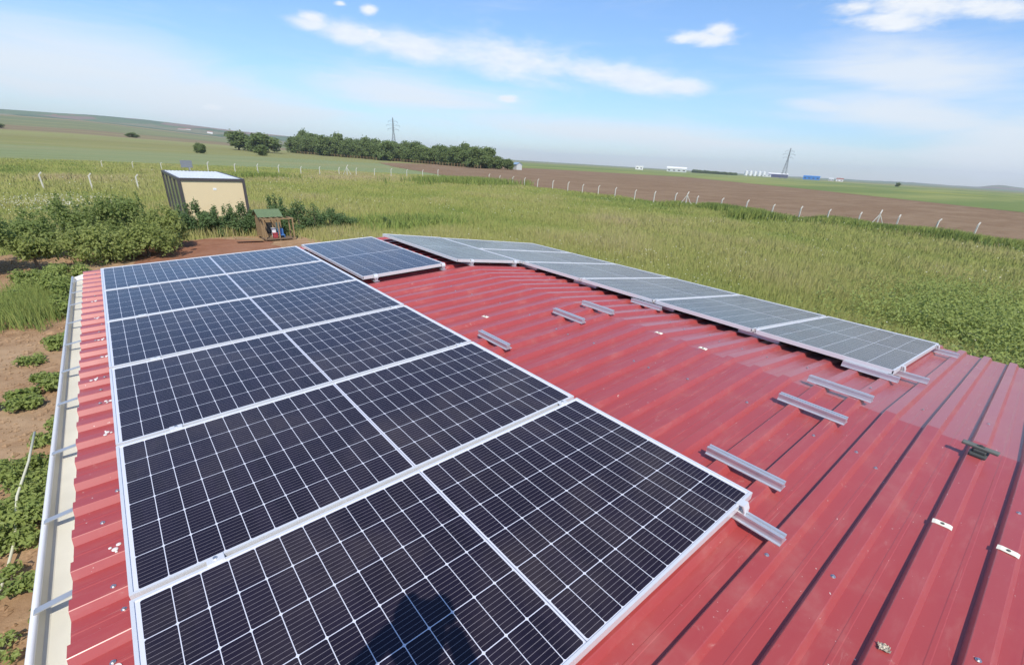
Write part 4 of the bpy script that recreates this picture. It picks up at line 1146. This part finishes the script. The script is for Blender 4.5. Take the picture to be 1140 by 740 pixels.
# ------------------------------------------------------------------ meadow grass
def patch_noise(x, y, s, seed):
    rg = np.random.default_rng(seed); o = np.zeros(len(x))
    for k in range(7):
        a = rg.uniform(0, 6.28); f = s * rg.uniform(.6, 2.2); o += np.sin((x * math.cos(a) + y * math.sin(a)) * f + rg.uniform(0, 6.28))
    return o / 7 ** .5 / 1.2
def grass(name, x, y, hgt, wid, blades, tint, spread, lean=.35):
    n = len(x) * blades
    X = np.repeat(x, blades) + rng.normal(0, 1, n) * np.repeat(spread, blades); Y = np.repeat(y, blades) + rng.normal(0, 1, n) * np.repeat(spread, blades)
    h = np.repeat(hgt, blades) * rng.uniform(.45, 1.15, n); w = np.repeat(wid, blades) * rng.uniform(.6, 1.2, n)
    a = rng.uniform(0, 6.28, n); ln = rng.normal(0, lean, n) * h; la = rng.uniform(0, 6.28, n)
    z = tz(X, Y)
    dx, dy = np.cos(a) * w / 2, np.sin(a) * w / 2
    b0 = np.stack([X - dx, Y - dy, z - .02], 1); b1 = np.stack([X + dx, Y + dy, z - .02], 1)
    mx, my = X + np.cos(la) * ln * .35, Y + np.sin(la) * ln * .35
    m0 = np.stack([mx - dx * .75, my - dy * .75, z + h * .58], 1); m1 = np.stack([mx + dx * .75, my + dy * .75, z + h * .58], 1)
    tp = np.stack([X + np.cos(la) * ln, Y + np.sin(la) * ln, z + h], 1)
    v = np.stack([b0, b1, m1, m0, tp], 1).reshape(-1, 3); k = np.arange(n) * 5
    f = np.concatenate([np.stack([k, k + 1, k + 2], 1), np.stack([k, k + 2, k + 3], 1), np.stack([k + 3, k + 2, k + 4], 1)])
    t = np.clip(np.repeat(tint, blades) + rng.normal(0, .10, n), 0, .92)
    o = link_mesh(name, np_mesh(name, v, f, np.repeat(t, 5)), M['grass']); return o
def keep(x, y):
    k = ~in_poly(x, y, PLOUGH) & ~in_poly(x, y, SOIL)
    k &= ~((x > -3.7) & (x < 3.35) & (y < 7.2) & (y > -5.2))
    cx, sx_ = math.cos(R_(0)), math.sin(R_(0)); u = (x + .38) * cx + (y - 30.5) * sx_; v = -(x + .38) * sx_ + (y - 30.5) * cx
    k &= ~((u > -.1) & (u < 3.2) & (v > -.1) & (v < 7.5))
    return k
NT_ = 84000
r = 7 * (112 / 7) ** (rng.random(NT_) ** .85); az = np.radians(rng.uniform(-10, 104, NT_))
x = -3.3 + r * np.sin(az); y = r * np.cos(az)
k = keep(x, y) & (x < 54.5); x, y, r = x[k], y[k], r[k]
pn = patch_noise(x, y, .12, 5); pn2 = patch_noise(x, y, .55, 6)
tint = .57 + .20 * pn + .13 * pn2
hh = (.40 + .14 * pn2 + .06 * pn) * np.interp(r, [7, 30, 80, 112], [1, 1, .9, .35])
ww = np.interp(r, [7, 20, 50, 96], [.012, .020, .046, .10])
sp = np.interp(r, [7, 30, 96], [.14, .32, .7])
tag(grass('meadow_grass', x, y, hh, ww, 10, tint, sp), 'tall yellow green meadow grass round the building', 'grass', kind='stuff')
# lush weeds along the ploughed field and right of the roof
N2 = 5200
yy = rng.uniform(-6, 34, N2); xx = 53.2 - np.abs(rng.normal(0, 1.6, N2)) - np.interp(yy, [-6, 12, 34], [1.5, 0, 0]) * rng.random(N2) * 3
t2 = .24 + .12 * patch_noise(xx, yy, .9, 8)
w1 = grass('tall_weeds', xx, yy, .70 + .30 * patch_noise(xx, yy, .6, 9), np.full(N2, .085), 9, t2, np.full(N2, .3))
tag(w1, 'lush dark green weeds along the fence of the ploughed field', 'weeds', kind='stuff')
N3 = 2600
xx = 16.5 + 3.6 * rng.normal(size=N3); yy = .2 + 1.7 * rng.normal(size=N3) + (xx - 17) * .10; q = xx > 6; xx = xx[q]; yy = yy[q]
n = len(xx)
d = rng.normal(size=(n * 16, 3)) * np.array([.16, .16, .22])
c = np.stack([np.repeat(xx, 16), np.repeat(yy, 16), Z0 + .36 + .14 * np.repeat(patch_noise(xx, yy, 1.1, 3), 16)], 1) + d
nr = rng.normal(size=c.shape) * .6 + np.array([0, 0, 1]); nr /= np.linalg.norm(nr, axis=1)[:, None]
v, f = leaf_quads(c, nr, np.full(len(c), .058) * rng.uniform(.6, 1.3, len(c)))
tt = np.clip(.50 + .3 * np.repeat(patch_noise(xx, yy, 1.4, 4), 16) * .5 + rng.random(len(c)) * .5, 0, 1)
tag(link_mesh('leafy_weeds', np_mesh('leafy_weeds', v, f, np.repeat(tt, 4)), M['leaf_bed']), 'patch of broad leaved green weeds right behind the pale column', 'weeds', kind='stuff')
# greener tufts: back corner, by the fence shrub, garden bed grass
parts = []
for cx, cy, s, n, h in ((43.5, 69, 4.5, 900, 1.15), (46.5, 22.0, 1.2, 420, 1.0), (13.0, 72, 2.0, 200, .9), (11.0, 27.5, 2.0, 300, .6)):
    parts.append((cx + rng.normal(0, s, n), cy + rng.normal(0, s * .5, n), np.full(n, h)))
xx = np.concatenate([p[0] for p in parts]); yy = np.concatenate([p[1] for p in parts]); hh = np.concatenate([p[2] for p in parts])
tag(grass('green_tufts', xx, yy, hh, np.full(len(xx), .10), 9, np.full(len(xx), .24), np.full(len(xx), .3)), 'taller dark green weed clumps in the meadow', 'weeds', kind='stuff')
n = 900; xx = -5.45 + rng.normal(0, .35, n); yy = 16.6 + rng.normal(0, .75, n)
tag(grass('garden_grass', xx, yy, np.full(n, .45), np.full(n, .016), 9, np.full(n, .30), np.full(n, .06)), 'bright green grass tuft in the bed below the gutter', 'grass', kind='stuff')
# small white flower heads
NF = 5500
r = 9 * (80 / 9) ** (rng.random(NF) ** .8); az = np.radians(rng.uniform(-10, 100, NF)); x = -3.3 + r * np.sin(az); y = r * np.cos(az)
k = keep(x, y) & (x < 53) & (patch_noise(x, y, .3, 12) + rng.normal(0, .5, NF) > .25); x, y = x[k], y[k]
ex = -5.8 + rng.normal(0, 1.6, 600); ey = 39.5 + rng.normal(0, 2.6, 600); x = np.concatenate([x, ex]); y = np.concatenate([y, ey]); n = len(x)
rr = np.hypot(x + 3.3, y)
c = np.stack([x, y, tz(x, y) + rng.uniform(.38, .58, n)], 1); nr = rng.normal(size=(n, 3)) * .35 + np.array([-.2, -.3, 1]); nr /= np.linalg.norm(nr, axis=1)[:, None]
v, f = leaf_quads(c, nr, np.interp(rr, [9, 80], [.040, .105]) * rng.uniform(.7, 1.3, n), 1.0, .05)
tag(link_mesh('meadow_flowers', np_mesh('meadow_flowers', v, f, np.full(len(v), .985)), M['grass']), 'scattered small white wild flowers in the meadow', 'flowers', kind='stuff')

# ------------------------------------------------------------------ the photographer (casts the shadow on the nearest panel)
def skin_body(name, pts, edges, radii, root, mat, parent=None):
    me = bpy.data.meshes.new(name); me.from_pydata(pts, edges, []); me.update()
    o = link_mesh(name, me, mat, parent)
    md = o.modifiers.new('skin', 'SKIN'); md.use_smooth_shade = True
    for i, q in enumerate(radii):
        s = me.skin_vertices[0].data[i]; s.radius = (q, q) if not hasattr(q, '__len__') else q; s.use_root = (i == root)
    sb = o.modifiers.new('sub', 'SUBSURF'); sb.levels = 2; sb.render_levels = 2
    return o
fwd = Vector((math.sin(R_(39.9)), math.cos(R_(39.9)), 0)); rgt = Vector((fwd.y, -fwd.x, 0))
base = Vector(cam.location) - fwd * .185
gz = -abs(base.x) * math.tan(TL) + .03
pm = Matrix.Translation((base.x, base.y, gz)) @ Matrix.Rotation(math.atan2(-fwd.x, fwd.y), 4, 'Z')
eye = cam.location.z - gz                       # the phone is held at eye height
hh_ = eye + .10
per = empty('person', mat=pm); tag(per, 'person standing on the roof behind the camera holding a phone, seen as a shadow', 'person')
L_ = lambda x, y, z: (x, y, z)
hp_, sh = hh_ * .50, hh_ * .80
P = [L_(0, 0, hp_), L_(0, 0, hp_ + .16), L_(0, .01, hp_ + .32), L_(0, 0, sh), L_(0, .02, sh + .10), L_(0, .05, eye + .00), L_(0, .04, eye + .085)]
E_ = [(0, 1), (1, 2), (2, 3), (3, 4), (4, 5), (5, 6)]
RD = [(.15, .11), (.135, .10), (.155, .11), (.11, .08), .055, .078, .070]
for s in (-1, 1):
    k = len(P)
    P += [L_(s * .10, 0, hp_ - .06), L_(s * .11, .03, hp_ * .52), L_(s * .12, -.01, .07), L_(s * .13, .15, .035)]
    E_ += [(0, k), (k, k + 1), (k + 1, k + 2), (k + 2, k + 3)]; RD += [.085, .062, .045, .035]
    k = len(P)
    P += [L_(s * .18, 0, sh - .02), L_((-.30 if s < 0 else .19), .08, sh - .16), L_(s * .085, .135, eye - .05)]
    E_ += [(3, k), (k, k + 1), (k + 1, k + 2)]; RD += [.055, .042, .030]
skin_body('body', P, E_, RD, 0, M['shirt'], per)
for s in (-1, 1):
    o0 = Vector((s * .085, .135, eye - .05)); fpts = [o0, o0 + Vector((-s * .01, .03, .03))]; fe = [(0, 1)]; fr = [.028, .030]
    for j in range(4):
        k = len(fpts); b = o0 + Vector((-s * .012, .045, .010 + j * .018))
        fpts += [b, b + Vector((-s * .028, .012, .004)), b + Vector((-s * .048, -.004, .004))]; fe += [(1, k), (k, k + 1), (k + 1, k + 2)]; fr += [.0095, .0085, .0075]
    k = len(fpts); fpts += [o0 + Vector((-s * .012, .005, .045)), o0 + Vector((-s * .04, -.002, .055))]; fe += [(1, k), (k, k + 1)]; fr += [.011, .009]
    skin_body('hand', [tuple(q) for q in fpts], fe, fr, 1, M['skin'], per)
m = MB(); m.tube([(0, .035, eye + .02), (0, .03, eye + .07), (0, .03, eye + .11)], [.088, .085, .035], 14); m.build('hair', M['hair'], per, smooth=True)
ph_ = MB(); ph_.box((0, 0, 0), (.16, .009, .076), pm @ Matrix.Translation((0.0, .168, eye - .012)), bev=.003)
tag(ph_.build('phone', M['phone']), 'black phone held up by the person behind the camera', 'phone')

# ------------------------------------------------------------------ air
hz = MB(); hz.box((-3.3, 0, 58.5), (11600, 11600, 125))
m, T, b = material('air'); m.node_tree.nodes.remove(b)
pv = T.new('ShaderNodeVolumePrincipled'); pv.inputs['Color'].default_value = (.86, .92, 1.0, 1); pv.inputs['Density'].default_value = .00017
pv.inputs['Anisotropy'].default_value = 0.0
T.l.new(pv.outputs[0], m.node_tree.nodes['Material Output'].inputs['Volume'])
tag(hz.build('haze', m), kind='stuff')
